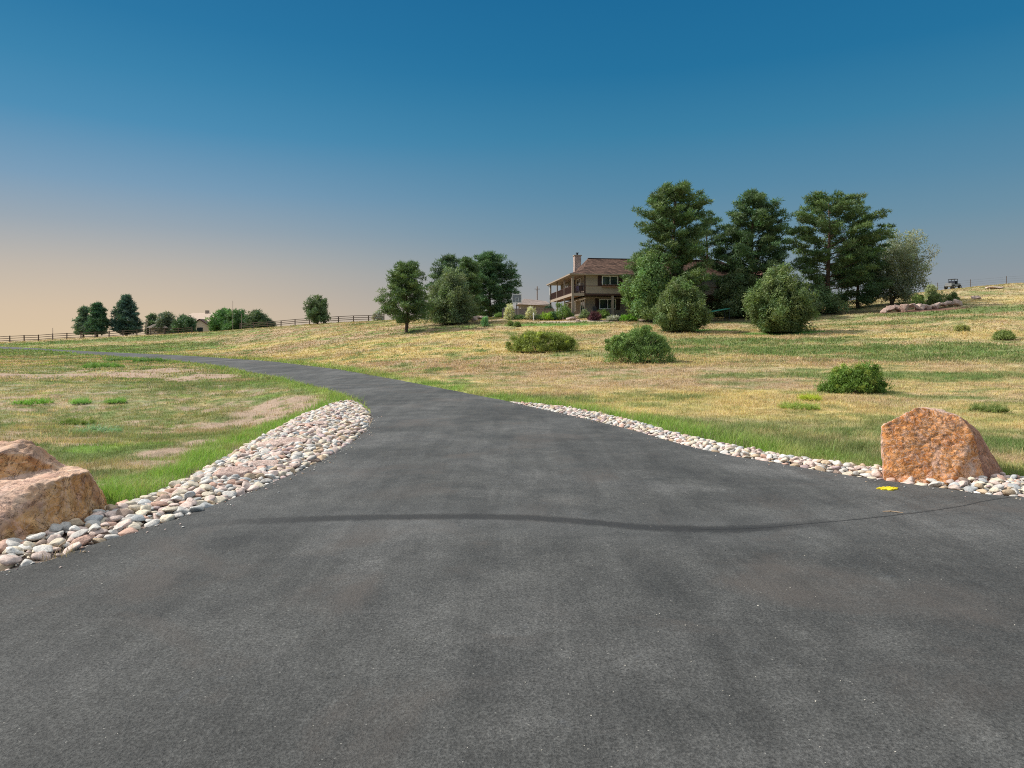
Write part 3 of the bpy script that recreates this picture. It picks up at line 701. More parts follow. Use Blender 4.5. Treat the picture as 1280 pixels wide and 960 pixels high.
# right boulder: tilted orange face, steep dark right flank
c = BR
hr = [P(1100,532,10.35,c), P(1104,602,10.25,c), P(1146,508,10.5,c), P(1176,511,10.5,c), P(1200,520,10.4,c), P(1217,541,10.25,c), P(1206,572,10.05,c), P(1188,606,9.85,c), P(1140,606,10.0,c),
      P(1222,536,10.9,c), P(1240,568,10.8,c), P(1266,612,10.5,c), P(1235,612,10.0,c), P(1256,600,11.2,c), P(1160,510,11.0,c), P(1112,535,11.1,c), P(1112,590,11.4,c), P(1215,545,11.3,c)]
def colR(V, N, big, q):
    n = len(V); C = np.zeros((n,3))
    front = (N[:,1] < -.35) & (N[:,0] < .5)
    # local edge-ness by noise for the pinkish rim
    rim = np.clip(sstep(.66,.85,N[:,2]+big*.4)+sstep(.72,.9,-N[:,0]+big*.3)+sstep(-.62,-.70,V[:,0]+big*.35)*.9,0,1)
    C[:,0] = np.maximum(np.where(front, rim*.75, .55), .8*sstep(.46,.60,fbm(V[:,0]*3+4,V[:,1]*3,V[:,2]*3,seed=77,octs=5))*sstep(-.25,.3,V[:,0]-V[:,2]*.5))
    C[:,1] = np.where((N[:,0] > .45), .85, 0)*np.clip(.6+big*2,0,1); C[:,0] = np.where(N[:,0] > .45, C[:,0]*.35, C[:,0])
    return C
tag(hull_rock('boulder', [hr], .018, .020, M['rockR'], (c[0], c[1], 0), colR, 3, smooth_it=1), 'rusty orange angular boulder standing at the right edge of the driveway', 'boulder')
# left boulder: broad block with a stepped shoulder and a pale knob on top
c = BL
def g(px, row, z=-.12): d = 1740/(row-HOR); return ((px-CX)/F*d-c[0], d-c[1], z)
h1 = [g(-75,712), g(0,689), g(60,673), g(100,661), g(136,641), (-5.2-c[0],9.1-c[1],-.12), (-7.3-c[0],9.1-c[1],-.12), P(129,630,8.28,c), P(-75,632,6.9,c),
      P(-10,622,7.05,c), P(40,606,7.3,c), P(78,596,7.6,c), P(110,588,8.0,c), P(118,603,8.05,c), P(100,582,8.4,c), P(72,578,8.6,c), P(30,590,8.6,c), P(-75,600,8.3,c), (-5.4-c[0],8.9-c[1],.35)]
h2 = [P(-75,575,7.9,c), P(-50,556,8.1,c), P(18,549,8.15,c), P(36,548,8.2,c), P(44,558,8.15,c), P(58,568,8.3,c), P(76,578,8.45,c), P(30,566,7.95,c), P(0,566,7.8,c), P(-75,600,7.7,c), P(70,610,8.6,c), P(90,586,8.4,c), P(80,590,8.2,c), P(-60,620,8.9,c), P(0,600,7.75,c), P(45,590,8.15,c)]
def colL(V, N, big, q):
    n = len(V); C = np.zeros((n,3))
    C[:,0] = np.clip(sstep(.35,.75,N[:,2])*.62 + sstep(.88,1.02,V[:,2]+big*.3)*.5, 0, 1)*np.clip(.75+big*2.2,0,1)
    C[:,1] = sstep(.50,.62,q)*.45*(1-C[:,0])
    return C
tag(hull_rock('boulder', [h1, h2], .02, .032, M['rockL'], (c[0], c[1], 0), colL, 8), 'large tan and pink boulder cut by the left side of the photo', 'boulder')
slab_lab = ['broad flat pink slab in the middle of the left stone bed', 'pink angular slab near the grass in the left stone bed', 'mauve wedge slab at the upper edge of the left stone bed', 'small flat cream slab below the broad pink one in the left bed']
rr = np.random.default_rng(4)
for i, (pp, a, b, h, an) in enumerate(slabs):
    x, y = at(*pp); pts = []
    for k in range(13):
        t = k*2.4+rr.uniform(-.2,.2); f = rr.uniform(.75,1.1)
        pts.append((math.cos(t)*a*f, math.sin(t)*b*f, rr.choice([0, .6*h, h])+rr.uniform(-.02,.02)))
    pts += [(-a*.5,-b*.4,h*1.1),(a*.55,b*.3,h*1.05),(0,0,-.08)]
    o = hull_rock('slab_rock', [pts], .02, .018, M['slab'], (x, y, H0(x,y)+.02), lambda V,N,bg,q: np.stack([np.clip(.4+bg,0,1), .2*(q>.55), 0*q], -1), 20+i)
    o.rotation_euler = (.10,-.06,an); tag(o, slab_lab[i], 'rock')

# ------------------------------------------------------------------ things lying on the asphalt
def crumple(name, outline, thick, mat, loc, rz, label, cat, amp):
    n = len(outline); V = []; Fs = []
    ring = 6
    for k in range(ring+1):
        f = k/ring
        for (x, y) in outline:
            X, Y = x*f, y*f
            V.append((X, Y, thick + amp*abs(math.sin(X*60+Y*33))*(1-.3*f) + amp*.8*math.cos(Y*90)**2))
    for k in range(ring):
        for j in range(n):
            a = k*n+j; b = k*n+(j+1) % n; Fs.append((a, b, b+n, a+n))
    m = len(V)
    V += [(x, y, 0.001) for (x, y) in outline]
    for j in range(n): Fs.append((ring*n+j, ring*n+(j+1) % n, m+(j+1) % n, m+j))
    me = bpy.data.meshes.new(name); me.from_pydata(V, [], Fs); me.update()
    o = link(name, me, mat); o.location = loc; o.rotation_euler = (0,0,rz); return tag(o, label, cat)
out = []
for k in range(26):
    t = k/26*2*math.pi; f = 1+.10*math.sin(3*t+.6)+.12*math.sin(7*t+1); out.append((math.cos(t)*.14*f, math.sin(t)*.085*f))
x, y = at(1110,612); crumple('fallen_leaf', out, .006, M['yellow'], (x, y, .006), .2, 'bright yellow fallen leaf on the asphalt in front of the orange boulder', 'leaf', .012)
x, y = at(1117,642); tb = MB()
tb.tube([(-.11,.03,.012),(-.03,.012,.018),(.04,0,.012),(.10,-.02,.010)], [.004,.008,.007,.004], 6); tb.tube([(-.03,.012,.016),(-.05,-.02,.03)], [.004,.002], 5)
o = tb.build('twig', M['twig']); o.location = (x, y, .004); tag(o, 'short pale twig on the asphalt below the yellow leaf', 'twig')
# loose grit
Vg, Fg, Cg, b_ = [], [], [], 0
r = np.random.default_rng(91)
for i in range(130):
    py = r.uniform(600, 955); px = r.uniform(0, 1280) if r.random() < .45 else r.uniform(700, 1280)
    x, y = (px-CX)/F*(CZ*F/(py-HOR)), CZ*F/(py-HOR)
    if sd_poly([x],[y],road_poly)[0] > -.2: continue
    q = r.uniform(.0025,.0055)*(1.5 if r.random()<.1 else 1); k = r.integers(12); V = protos_lo[k][1]*np.array([q,q*.8,q*.6])+np.array([x,y,.004+q*.35])
    Vg.append(V); Fg.append(fcache[k]+b_); b_ += len(V); cc = (.6,.56,.48) if r.random()<.75 else (.05,.05,.05); Cg.append(np.tile(cc,(len(V),1)))
tag(link('loose_grit', mesh_np('loose_grit', np.vstack(Vg), np.vstack(Fg), np.vstack(Cg), True), M['stone']), 'scattered specks of loose grit on the asphalt', 'grit', kind='stuff')

# ------------------------------------------------------------------ foliage
def leaf_tris(cent, rad, n, L, W, up, r, droop=0.0, fan=1):
    """n leaf slivers around points of an ellipsoid shell"""
    d = r.normal(size=(n,3)); d /= np.linalg.norm(d, axis=1)[:,None]
    rr_ = r.uniform(.35, 1.0, n)[:,None]**.6
    p = cent + d*rr_*rad
    rnd = r.normal(size=(n,3))
    tang = np.cross(d+r.normal(size=(n,3))*.35, rnd); tang /= (np.linalg.norm(tang, axis=1)[:,None]+1e-6)
    rad_ = d + np.array([0,0,up]) + r.normal(size=(n,3))*.5; rad_ /= np.linalg.norm(rad_, axis=1)[:,None]
    w_ = (r.random(n) < .38)[:,None]
    out = np.where(w_, rad_, tang+np.array([0,0,up*.4])); out[:,2] -= droop
    s = np.cross(out, np.where(w_, rnd, d+r.normal(size=(n,3))*.3)); s /= (np.linalg.norm(s, axis=1)[:,None]+1e-6)
    l = L*r.uniform(.6,1.35,(n,1)); w = W*r.uniform(.7,1.3,(n,1))
    return np.stack([p-s*w/2, p+s*w/2, p+out*l], 1)
def leaf_quads(cent, rad, n, L, W, up, r):
    t = leaf_tris(cent, rad, n, L, W, up, r)
    return t
def make_tree(name, label, cat, xy, height, profile, trunk_r, colour, seed, group=None, style='pine', n_br=60, clump=(.55,.4), tuft=(.34,.075), per=110, clear_h=.12, off=None, mat_b='bark', lean=(0,0), jit=.25, multi=1, colvar=.30, dz=0, droop=0.0, inner=.45):
    r = np.random.default_rng(seed); x, y = xy
    z = ground_z(x, y)+dz
    root = empty(name, (x, y, z), 0, label, cat, group)
    hs = np.array([p[0] for p in profile]); rsd = np.array([p[1] for p in profile])
    off = off or [(0,0),(1,0)]; oh = [o[0] for o in off]; ov = [o[1] for o in off]
    tb = MB(); T = []; Cc = []
    def axis(t, s=0): 
        return Vector((lean[0]*t*height+(s if multi > 1 else 0)*t*height*.25 + .12*math.sin(t*7+seed), lean[1]*t*height+.1*math.cos(t*5+seed), t*height))
    stems = [0] if multi == 1 else list(np.linspace(-1, 1, multi))
    for s in stems:
        top = .97 if multi == 1 else .8
        pts = [(-.0, 0, -.4)]+[axis(t, s) for t in np.linspace(.0, top, 9)]
        tb.tube(pts, [trunk_r*1.35/(multi**.5)]+[trunk_r/(multi**.5)*(1-.9*t)+.015 for t in np.linspace(0, 1, 9)], 8)
    col = np.array(colour)
    ga = r.uniform(0, 6.28)
    for i in range(n_br):
        t = clear_h + (1-clear_h)*((i+r.uniform(0,.8))/n_br)**.92
        t = min(t, .985)
        ga += 2.39996 + r.normal(0,.25)
        if style == 'pine':       # whorls with air between them
            nw = max(6, int(n_br/4.6)); t = np.clip((math.floor(t*nw)+.5+r.normal(0,.16))/nw, clear_h, .985)
        lob = float(fbm(np.array([math.cos(ga)*1.4+seed]), np.array([math.sin(ga)*1.4+3.3]), np.array([t*3.5+.1]), seed=seed, octs=3)[0])
        R_ = np.interp(t, hs, rsd)*r.uniform(1-jit*1.3, 1+jit*.35)*(1+(lob-.5)*1.1)
        ox = np.interp(t, oh, ov)
        s = stems[r.integers(len(stems))]
        if style == 'pine': rise = .10+.25*t; t0 = max(t-.04, .02)
        else: rise = .35; t0 = max(t*.55, .08)
        a0 = axis(t0, s*.6)
        tip = Vector((math.cos(ga)*R_+ox+lean[0]*t*height, math.sin(ga)*R_+lean[1]*t*height, t*height + (rise*R_ if style == 'pine' else 0)))
        mid = a0.lerp(tip, .5) + Vector((0,0,-.06*R_ if style == 'pine' else .08*R_))
        br = max(.02, trunk_r*.24*(1-t*.7))
        tb.tube([a0, mid, tip], [br, br*.6, br*.2], 5, False)
        m = max(1, int(R_/(clump[0]*1.15)+.5))
        for k in range(m+1):
            f = 1-(k/(m+.5))*(1-inner) if m > 0 else 1
            q = a0.lerp(tip, f)
            cr = clump[0]*r.uniform(.7,1.35)
            cpos = np.array(q)+r.normal(size=3)*np.array([.35,.35,.22])*clump[0]*1.2
            kcol = col*r.uniform(1-colvar, 1+colvar*1.3)*np.array([1+r.uniform(-.12,.18), 1, 1+r.uniform(-.15,.1)])
            n = int(per*r.uniform(.5,1.25))
            fl = .62 if style == 'pine' else 1.0
            tr = leaf_tris(cpos, np.array([cr, cr, cr*fl*clump[1]/clump[0]]), n, tuft[0], tuft[1], .35 if style == 'pine' else .05, r, droop)
            T.append(tr); Cc.append(np.repeat(kcol[None]*r.uniform(.75,1.3,(n,1)), 3, 0))
    T = np.vstack(T).reshape(-1,3); Cc = np.clip(np.vstack(Cc)*1.95, .005, .6)
    T[:,2] = np.maximum(T[:,2], .05+.02*r.random(len(T)))
    tb.build('trunk', M[mat_b], root, True)
    link('crown', mesh_np('crown', T, np.arange(len(T)).reshape(-1,3), Cc), M['leaf'], root)
    return root
def shrub(name, label, xy, w, h, d, colour, seed, n=9000, L=.10, W=.03, lumps=26, cat='shrub', group=None, colvar=.2, stems=14, dz=0, tint=None, flat=.0, upright=.0, ph0=.05):
    r = np.random.default_rng(seed); x, y = xy; z = ground_z(x, y)+dz
    root = empty(name, (x, y, z), 0, label, cat, group); tb = MB(); T = []; Cc = []
    for i in range(stems):
        a = r.uniform(0,6.28); f = r.uniform(.3,.85)
        tip = (math.cos(a)*w/2*f, math.sin(a)*d/2*f, h*r.uniform(.5,.9)*(1-.35*f*f))
        tb.tube([(0+tip[0]*.12, tip[1]*.12, -.1), (tip[0]*.5, tip[1]*.5, tip[2]*.6), tip], [.012+.006*h,.008+.003*h,.004], 5, False)
    lobf = lambda v0, v1, v2: .62+.78*float(fbm(np.array([v0*1.7+seed]), np.array([v1*1.7+2.2]), np.array([v2*1.7+.3]), seed=seed+3, octs=2)[0])
    # loose outer sprays tie the lumps together
    q = r.normal(size=(260,3)); q /= np.linalg.norm(q,axis=1)[:,None]; q[:,2] = np.abs(q[:,2])
    for v in q[:int(40+n/260)]:
        k = int(n*.3/(40+n/260)); kc = np.array(colour)*r.uniform(.8,1.25)
        cp_ = np.array([v[0]*w*.44, v[1]*d*.44, max(.05, v[2]*h*.86)])*r.uniform(.75,1.1)*lobf(*v)
        T.append(leaf_tris(cp_, np.array([.13,.13,.15])*max(w,.6)**.5, k, L*1.3, W*.8, 1.1, r)); Cc.append(np.repeat(kc[None]*r.uniform(.7,1.3,(k,1)), 3, 0))
    for i in range(lumps):
        a = r.uniform(0,6.28); ph = r.uniform(ph0,1); rad = (1-ph**2*.75)**.5*r.uniform(.55,1.0)
        cr = min(w,h)*min(.17, .8/lumps**.40)*r.uniform(.6,1.7)
        cpos = np.array([math.cos(a)*(w/2-cr)*rad, math.sin(a)*(d/2-cr*.8)*rad, max(cr*.6, ph*(h-cr)*r.uniform(.85,1.05))])
        cpos = cpos*np.array([1,1,1])*(lobf(cpos[0]/w*2, cpos[1]/d*2, cpos[2]/h) if n > 5000 else 1)
        k = int(n/lumps*r.uniform(.6,1.4)); kc = np.array(colour)*r.uniform(1-colvar, 1+colvar)
        if tint is not None and r.random() < .3: kc = np.array(tint)*r.uniform(.8,1.2)
        T.append(leaf_tris(cpos, np.array([cr,cr,cr*(.8+upright)]), k, L, W, .4+upright*2, r)); Cc.append(np.repeat(kc[None]*r.uniform(.7,1.35,(k,1)), 3, 0))
    T = np.vstack(T).reshape(-1,3); T[:,2] = np.maximum(T[:,2], .02); Cc = np.clip(np.vstack(Cc)*1.9, .005, .7)
    tb.build('stems', M['barkg'], root, True)
    link('foliage', mesh_np('foliage', T, np.arange(len(T)).reshape(-1,3), Cc), M['leaf'], root)
    return root
PG = (.056,.090,.036); PGd = (.042,.074,.034); PGb = (.050,.085,.050); JG = (.080,.112,.046)
G1 = 'tall pines beside the house'
make_tree('pine_tree', 'tallest broad pine left of the group, its top an oval crown hiding the house', 'tree', atd(843,84), 15.9, [(.12,3.6),(.3,5.0),(.45,4.4),(.52,3.7),(.68,4.4),(.84,3.9),(.93,2.6),(1,1.0)], .38, PG, 1, G1, n_br=110, clump=(.60,.42), tuft=(.38,.10), per=105, off=[(0,-1),(.4,-1),(.6,.1),(1,.1)], inner=.35)
make_tree('pine_tree', 'dark cone topped pine in the middle of the three tall ones', 'tree', atd(940,89), 15.9, [(.06,4.4),(.3,4.6),(.5,4.6),(.7,3.8),(.85,2.4),(.95,1.2),(1,.3)], .36, PGd, 2, G1, n_br=120, clump=(.60,.42), tuft=(.38,.10), per=105, clear_h=.05, inner=.35)
make_tree('pine_tree', 'wide crowned pine with its bare trunk showing, right of the tall group', 'tree', atd(1036,90), 14.4, [(.12,2.8),(.3,4.2),(.42,4.8),(.55,6.2),(.7,5.6),(.84,5.2),(.94,3.4),(1,1.4)], .34, PG, 3, G1, n_br=88, clump=(.60,.38), tuft=(.38,.10), per=95, clear_h=.2, inner=.5, off=[(0,0),(.5,.3),(1,0)])
make_tree('pine_tree', 'lower dark pine between the bare trunked pine and the silvery tree', 'tree', atd(1073,92), 9.3, [(.03,3.2),(.3,3.6),(.6,3.0),(.85,1.8),(1,.4)], .22, PGd, 4, None, n_br=60, clump=(.8,.55), tuft=(.42,.10), per=130, clear_h=.03)
make_tree('pine_tree', 'open pine limb mass leaning right behind the tallest pine', 'tree', atd(884,92), 13.6, [(.2,2.2),(.45,2.6),(.6,3.2),(.75,2.8),(.85,1.6),(1,.6)], .26, PGd, 5, None, n_br=40, clump=(.6,.36), tuft=(.4,.09), per=80, clear_h=.25)
make_tree('leafy_tree', 'light green leafy tree against the house at the left foot of the tallest pine', 'tree', atd(811,81), 7.6, [(.05,2.0),(.3,2.6),(.6,2.2),(.85,1.2),(1,.4)], .12, (.085,.135,.052), 6, None, style='leaf', n_br=60, clump=(.6,.6), tuft=(.26,.14), per=110, clear_h=.08)
make_tree('leafy_tree', 'silvery green leaning tree at the right end of the grove', 'tree', atd(1114,93), 9.4, [(.1,2.0),(.3,3.0),(.5,3.7),(.7,3.5),(.85,2.6),(1,1.0)], .26, (.115,.135,.09), 7, None, style='leaf', n_br=80, clump=(.8,.7), tuft=(.34,.10), per=80, clear_h=.1, mat_b='bark', lean=(.14,0), multi=2, off=[(0,0),(1,.4)])
make_tree('leafy_tree', 'dark leafy thicket filling the gap behind the right juniper', 'tree', atd(925,86), 5.6, [(.05,3),(.5,3),(1,.6)], .14, (.05,.075,.035), 8, None, style='leaf', n_br=50, clump=(.7,.6), tuft=(.3,.14), per=100, clear_h=.05)
make_tree('leafy_tree', 'low green thicket at the foot of the bare trunked pine', 'tree', atd(1022,87), 3.6, [(.05,3.4),(.5,3.0),(1,.6)], .10, (.06,.09,.04), 9, None, style='leaf', n_br=36, clump=(.7,.6), tuft=(.3,.12), per=90, clear_h=.05)
G2 = 'rounded junipers in front of the pines'
JP = [(.02,1.1),(.12,2.1),(.3,3.05),(.48,3.0),(.66,2.4),(.85,1.5),(1,.35)]
make_tree('juniper', 'rounded olive juniper in front of the tallest pine', 'tree', at(850,414.5), 5.0, [(a,b*.84) for a,b in JP], .16, JG, 21, G2, style='leaf', n_br=130, clump=(.42,.5), tuft=(.24,.09), per=110, clear_h=.06, inner=.4)
make_tree('juniper', 'larger rounded olive juniper on the right, with a bare gap at its base', 'tree', at(975,416), 6.0, [(a,b*1.03) for a,b in JP], .18, JG, 22, G2, style='leaf', n_br=170, clump=(.45,.52), tuft=(.24,.09), per=110, clear_h=.06, inner=.4)
# left group
make_tree('pine_tree', 'lone pine with a bare trunk, leftmost of the middle trees', 'tree', at(508,415), 7.7, [(.16,2.6),(.3,3.1),(.5,2.7),(.7,2.1),(.85,1.5),(.95,.9),(1,.3)], .19, PG, 31, None, n_br=72, clump=(.48,.36), tuft=(.32,.08), per=85, clear_h=.16, inner=.35)
make_tree('pine_tree', 'narrow pine with a pointed top behind the greyish tree', 'tree', atd(560,93), 8.7, [(.05,2.8),(.4,2.7),(.7,2.0),(.9,1.1),(1,.3)], .2, PGb, 32, None, n_br=70, clump=(.52,.4), tuft=(.36,.09), per=95, clear_h=.05)
make_tree('pine_tree', 'slim pine wedged between the pointed and the broad dark pines', 'tree', atd(583,96), 8.4, [(.05,2.4),(.4,2.4),(.7,1.9),(.9,1.1),(1,.3)], .2, PG, 33, None, n_br=60, clump=(.52,.4), tuft=(.36,.09), per=95, clear_h=.05)
make_tree('pine_tree', 'broad dark green pine at the right end of the middle trees', 'tree', atd(613,104), 9.5, [(.05,2.8),(.25,4.0),(.5,3.9),(.7,3.1),(.88,1.9),(1,.5)], .22, (.044,.084,.040), 34, None, n_br=100, clump=(.58,.45), tuft=(.36,.09), per=110, clear_h=.05, inner=.35)
make_tree('leafy_tree', 'dull grey olive tree in front of the middle pines', 'tree', atd(563,85), 6.6, [(.03,2.6),(.25,3.6),(.5,3.0),(.75,2.0),(1,.5)], .16, (.085,.112,.058), 35, None, style='leaf', n_br=100, clump=(.6,.6), tuft=(.28,.08), per=110, clear_h=.03, mat_b='barkg')
# far left, beyond the fence
FG = 'distant trees beyond the left fence'
def far_tree(kind, px, top, w, d, col, seed, label, style='pine', n=44, ground_row=419, **k):
    n = int(n*1.6); h = (ground_row-top-4)/F*d; zz = CZ+(HOR-ground_row)/F*d; x, y = atd(px, d); wr = w/2/F*d
    prof = k.pop('prof', None) or ([(.04,1),(.3,.85),(.6,.55),(.85,.25),(1,.05)] if style == 'pine' else [(.04,.7),(.3,1),(.6,.95),(.85,.6),(1,.2)])
    gz = ground_z(x, y); h += (zz-gz)
    return make_tree(kind, label, 'tree', (x, y), h, [(a, b*wr) for a, b in prof], .03*h, col, seed, FG, style=style, n_br=n, clump=(.55,.42), tuft=(.5,.15), per=60, clear_h=.05+max(0,(zz-gz)/h), inner=.3, **k)
far_tree('spruce', 105, 380, 24, 165, (.06,.095,.065), 41, 'greyish spruce at the far left end of the distant trees')
far_tree('spruce', 122, 376, 32, 158, (.035,.075,.045), 42, 'dark green pointed spruce beside the far left grey one', n=60)
far_tree('spruce', 158, 366, 46, 160, (.038,.072,.060), 43, 'tallest blue green spruce in the far left row', n=70)
far_tree('leafy_tree', 191, 389, 16, 165, (.06,.09,.05), 44, 'slim grey green tree right of the tallest far spruce', 'leaf', 30)
far_tree('leafy_tree', 209, 388, 24, 160, (.075,.095,.065), 45, 'grey green tree left of the pale distant house', 'leaf', 40)
far_tree('leafy_tree', 231, 392, 26, 156, (.04,.075,.04), 46, 'dark rounded tree touching the left side of the pale distant house', 'leaf', 44)
far_tree('leafy_tree', 279, 383, 30, 165, (.055,.12,.04), 47, 'bright green tree just right of the pale distant house', 'leaf', 44)
far_tree('leafy_tree', 297, 384, 28, 160, (.05,.095,.04), 48, 'mid green tree behind the thin pole', 'leaf', 44)
far_tree('leafy_tree', 320, 385, 24, 158, (.055,.085,.045), 49, 'small tree with a rounded top standing apart right of the thin poles', 'leaf', 36, 410)
far_tree('leafy_tree', 335, 396, 16, 160, (.06,.085,.06), 50, 'lowest grey tree tucked against the small round topped one', 'leaf', 24, 410)
make_tree('leafy_tree', 'young open tree with several stems standing alone on the ridge', 'tree', atd(396,132), 5.2, [(.15,1.3),(.4,2.0),(.65,2.2),(.85,1.7),(1,.8)], .12, (.06,.09,.045), 51, None, style='leaf', n_br=40, clump=(.5,.55), tuft=(.36,.13), per=70, clear_h=.12, multi=3)
make_tree('leafy_tree', 'small rounded grey green tree behind the rail fence by the lone pine', 'tree', atd(472,140), 2.0, [(.05,.7),(.5,.8),(1,.2)], .1, (.2,.21,.18), 52, None, style='leaf', n_br=24, clump=(.45,.4), tuft=(.36,.13), per=70, clear_h=.1)

# meadow shrubs
SG = (.085,.13,.04)
shrub('meadow_shrub', 'low wide green shrub in the meadow nearest the middle trees', at(677,440), 5.6, 1.6, 3.0, (.13,.155,.042), 61, n=26000, L=.14, W=.045, lumps=130, tint=(.22,.25,.06))
shrub('meadow_shrub', 'tall green shrub with grey stems in the middle of the meadow', at(797,453), 4.2, 2.0, 3.2, (.10,.155,.05), 62, n=32000, L=.13, W=.04, lumps=150, tint=(.17,.23,.08), stems=90, colvar=.3, ph0=.3)
shrub('meadow_shrub', 'low dark green shrub behind the orange boulder', at(1066,489), 2.7, 1.05, 1.9, (.085,.14,.03), 63, n=26000, L=.085, W=.03, lumps=140, tint=(.18,.22,.05))
# garden plants
gp = [
 ((637,393), 1.5, 1.7, (.55,.43,.22), 'feathery tan plume grass clump left of the white path light', 'plume_grass', .5, None),
 ((664,393), 1.5, 1.7, (.56,.44,.23), 'feathery tan plume grass clump behind the white path light', 'plume_grass', .5, None),
 ((684,399), 2.2, 1.1, (.24,.36,.05), 'bright lime shrub at the house corner of the garden', 'garden_shrub', 0, None),
 ((743,401), 1.7, 1.4, (.11,.045,.06), 'dark maroon shrub in the front garden', 'garden_shrub', .2, None),
 ((786,401), 2.3, .9, (.17,.33,.05), 'low bright green mound at the lawn edge', 'garden_shrub', 0, None),
 ((767,401), 1.7, .7, (.38,.38,.33), 'low silvery mound left of the bright green one', 'garden_shrub', 0, None),
 ((731,398), 1.5, 1.3, (.28,.34,.19), 'pale sage shrub beside the maroon one', 'garden_shrub', .1, None),
 ((753,394), 1.6, 1.5, (.20,.29,.09), 'yellow green shrub below the patio window', 'garden_shrub', .1, None),
 ((703,392), 2.6, 3.0, (.15,.23,.07), 'tall leafy bush under the side balcony', 'garden_shrub', .1, None),
 ((691,395), 1.8, 1.3, (.10,.18,.09), 'dark green rounded bush left of the balcony bush', 'garden_shrub', 0, None),
 ((712,396), 1.2, .9, (.19,.26,.1), 'small green plant below the corner post', 'garden_shrub', 0, None),
 ((673,394), 1.4, .6, (.20,.26,.15), 'grey green plant right of the white path light', 'garden_shrub', 0, None),
 ((650,395), 1.5, .5, (.17,.25,.1), 'green plant between the two plume grasses', 'garden_shrub', 0, None),
 ((624,397), 1.4, .8, (.17,.26,.08), 'leafy green plant left of the plume grasses', 'garden_shrub', 0, None),
 ((602,397), 1.6, 1.6, (.14,.22,.08), 'green shrub at the foot of the broad pine', 'garden_shrub', .1, None),
 ((606,408), .7, 1.1, (.12,.22,.11), 'small upright evergreen on the grass below the broad pine', 'young_evergreen', .3, None),
 ((647,408), .6, .5, (.13,.19,.06), 'tiny dark plant on the grass below the garden', 'garden_shrub', 0, None),
 ((638,407), .5, .5, (.20,.24,.1), 'tiny pale plant left of the tiny dark one', 'garden_shrub', 0, None),
 ((686,380), 1.8, 2.4, (.10,.16,.11), 'blue green bush at the left end of the house', 'garden_shrub', .2, None),
 ((1190,381), 2.0, 1.6, (.09,.12,.05), 'dark bush above the right end of the rock row', 'garden_shrub', 0, None),
 ((1172,382), 2.6, 1.9, (.11,.14,.055), 'olive bush behind the rock row', 'garden_shrub', 0, None),
 ((1147,383), 2.0, 1.6, (.17,.22,.07), 'yellow green bush at the foot of the silvery tree', 'garden_shrub', 0, None),
 ((1164,372), 1.8, 2.0, (.19,.21,.12), 'pale olive bush right of the silvery tree on the slope', 'garden_shrub', .1, None),
 ((1255,424), 1.5, .6, (.14,.17,.06), 'small dark green tuft on the slope at the right side', 'tuft', .2, None),
 ((1203,414), 1.1, .4, (.19,.20,.08), 'small olive tuft left of the dark one on the slope', 'tuft', .2, None),
]
for i, (pp, w, h, colr, lab, nm, up, g) in enumerate(gp):
    xy = at(*pp) if pp[1] > 396 or pp[0] > 1000 else atd(pp[0], (86.5 if pp[1] > 391.5 else 91.5) if pp[1] > 385 else 101)
    if nm == 'garden_shrub' and pp[0] < 800: h *= .72; colr = tuple(v*.66 for v in colr)
    shrub(nm, lab, xy, w, h, w*.8, colr, 200+i, n=3000, L=.22, W=.075, lumps=18, cat='grass clump' if 'plume' in nm else ('tuft' if nm == 'tuft' else 'shrub'), stems=6, upright=up, colvar=.25)
# low weedy clumps in the near left meadow
for i, (pp, w, h, colr, lab) in enumerate([((127,460), 2.7, .35, (.11,.19,.05), 'dense green weed mat on the bare patch, left one'), ((150,451), 3.0, .35, (.09,.16,.05), 'long green weed clump behind the bare patch'), ((187,453), 2.8, .4, (.085,.155,.045), 'dark green weed clump at the right end of the bare patch'),
    ((122,524), .95, .16, (.17,.25,.15), 'blue grey weed tuft in the middle of the left meadow'), ((41,496), 1.1, .16, (.14,.26,.05), 'bright green weed tuft by the left side of the photo'), ((101,495), .6, .14, (.16,.27,.08), 'small bright weed tuft right of the leftmost one'), ((146,494), .6, .12, (.15,.25,.07), 'small green weed tuft furthest right of three in line'), ((95,508), 1.0, .16, (.11,.15,.04), 'dull green weed tuft below the three in line'),
    ((1013,500), .6, .12, (.26,.30,.04), 'yellow green weed tuft left of the dark meadow shrub'), ((1000,511), .9, .14, (.19,.24,.06), 'pale green weed tuft in front of the yellow green one'), ((1235,514), .8, .18, (.12,.15,.05), 'dark low weed tuft right of the orange boulder top')]):
    shrub('weed_clump', lab, at(*pp), w*1.25, h*.65, w*1.3, tuple(v*.95 for v in colr), 300+i, n=3200, L=.09 if w < 2 else .18, W=.014 if w < 2 else .04, lumps=46, cat='weed', stems=4, upright=.4)

# ------------------------------------------------------------------ house
hz = 5.72
HR = R(7.5)
house = empty('house', (7.6, 87, hz), HR, 'two storey beige house with brown shake roof, dark shutters and brick chimney', 'house')
def hp(name, mb, mat, parent=house, **k): return mb.build(name, M[mat], parent, **k)
w = MB(); w.box(1.5,24,0,8,2.62,5.0); w.box(1.5,12,8,15,2.62,5.0); hp('upper_wall', w, 'wallA')
w = MB(); w.box(2.0,23.8,1.6,8,-1.5,2.34); w.box(2.0,12,8,15,-1.5,2.34); hp('lower_wall', w, 'wallB')
w = MB(); w.box(22,31,7.5,14,-1.5,4.9); hp('wing_wall', w, 'wallB')
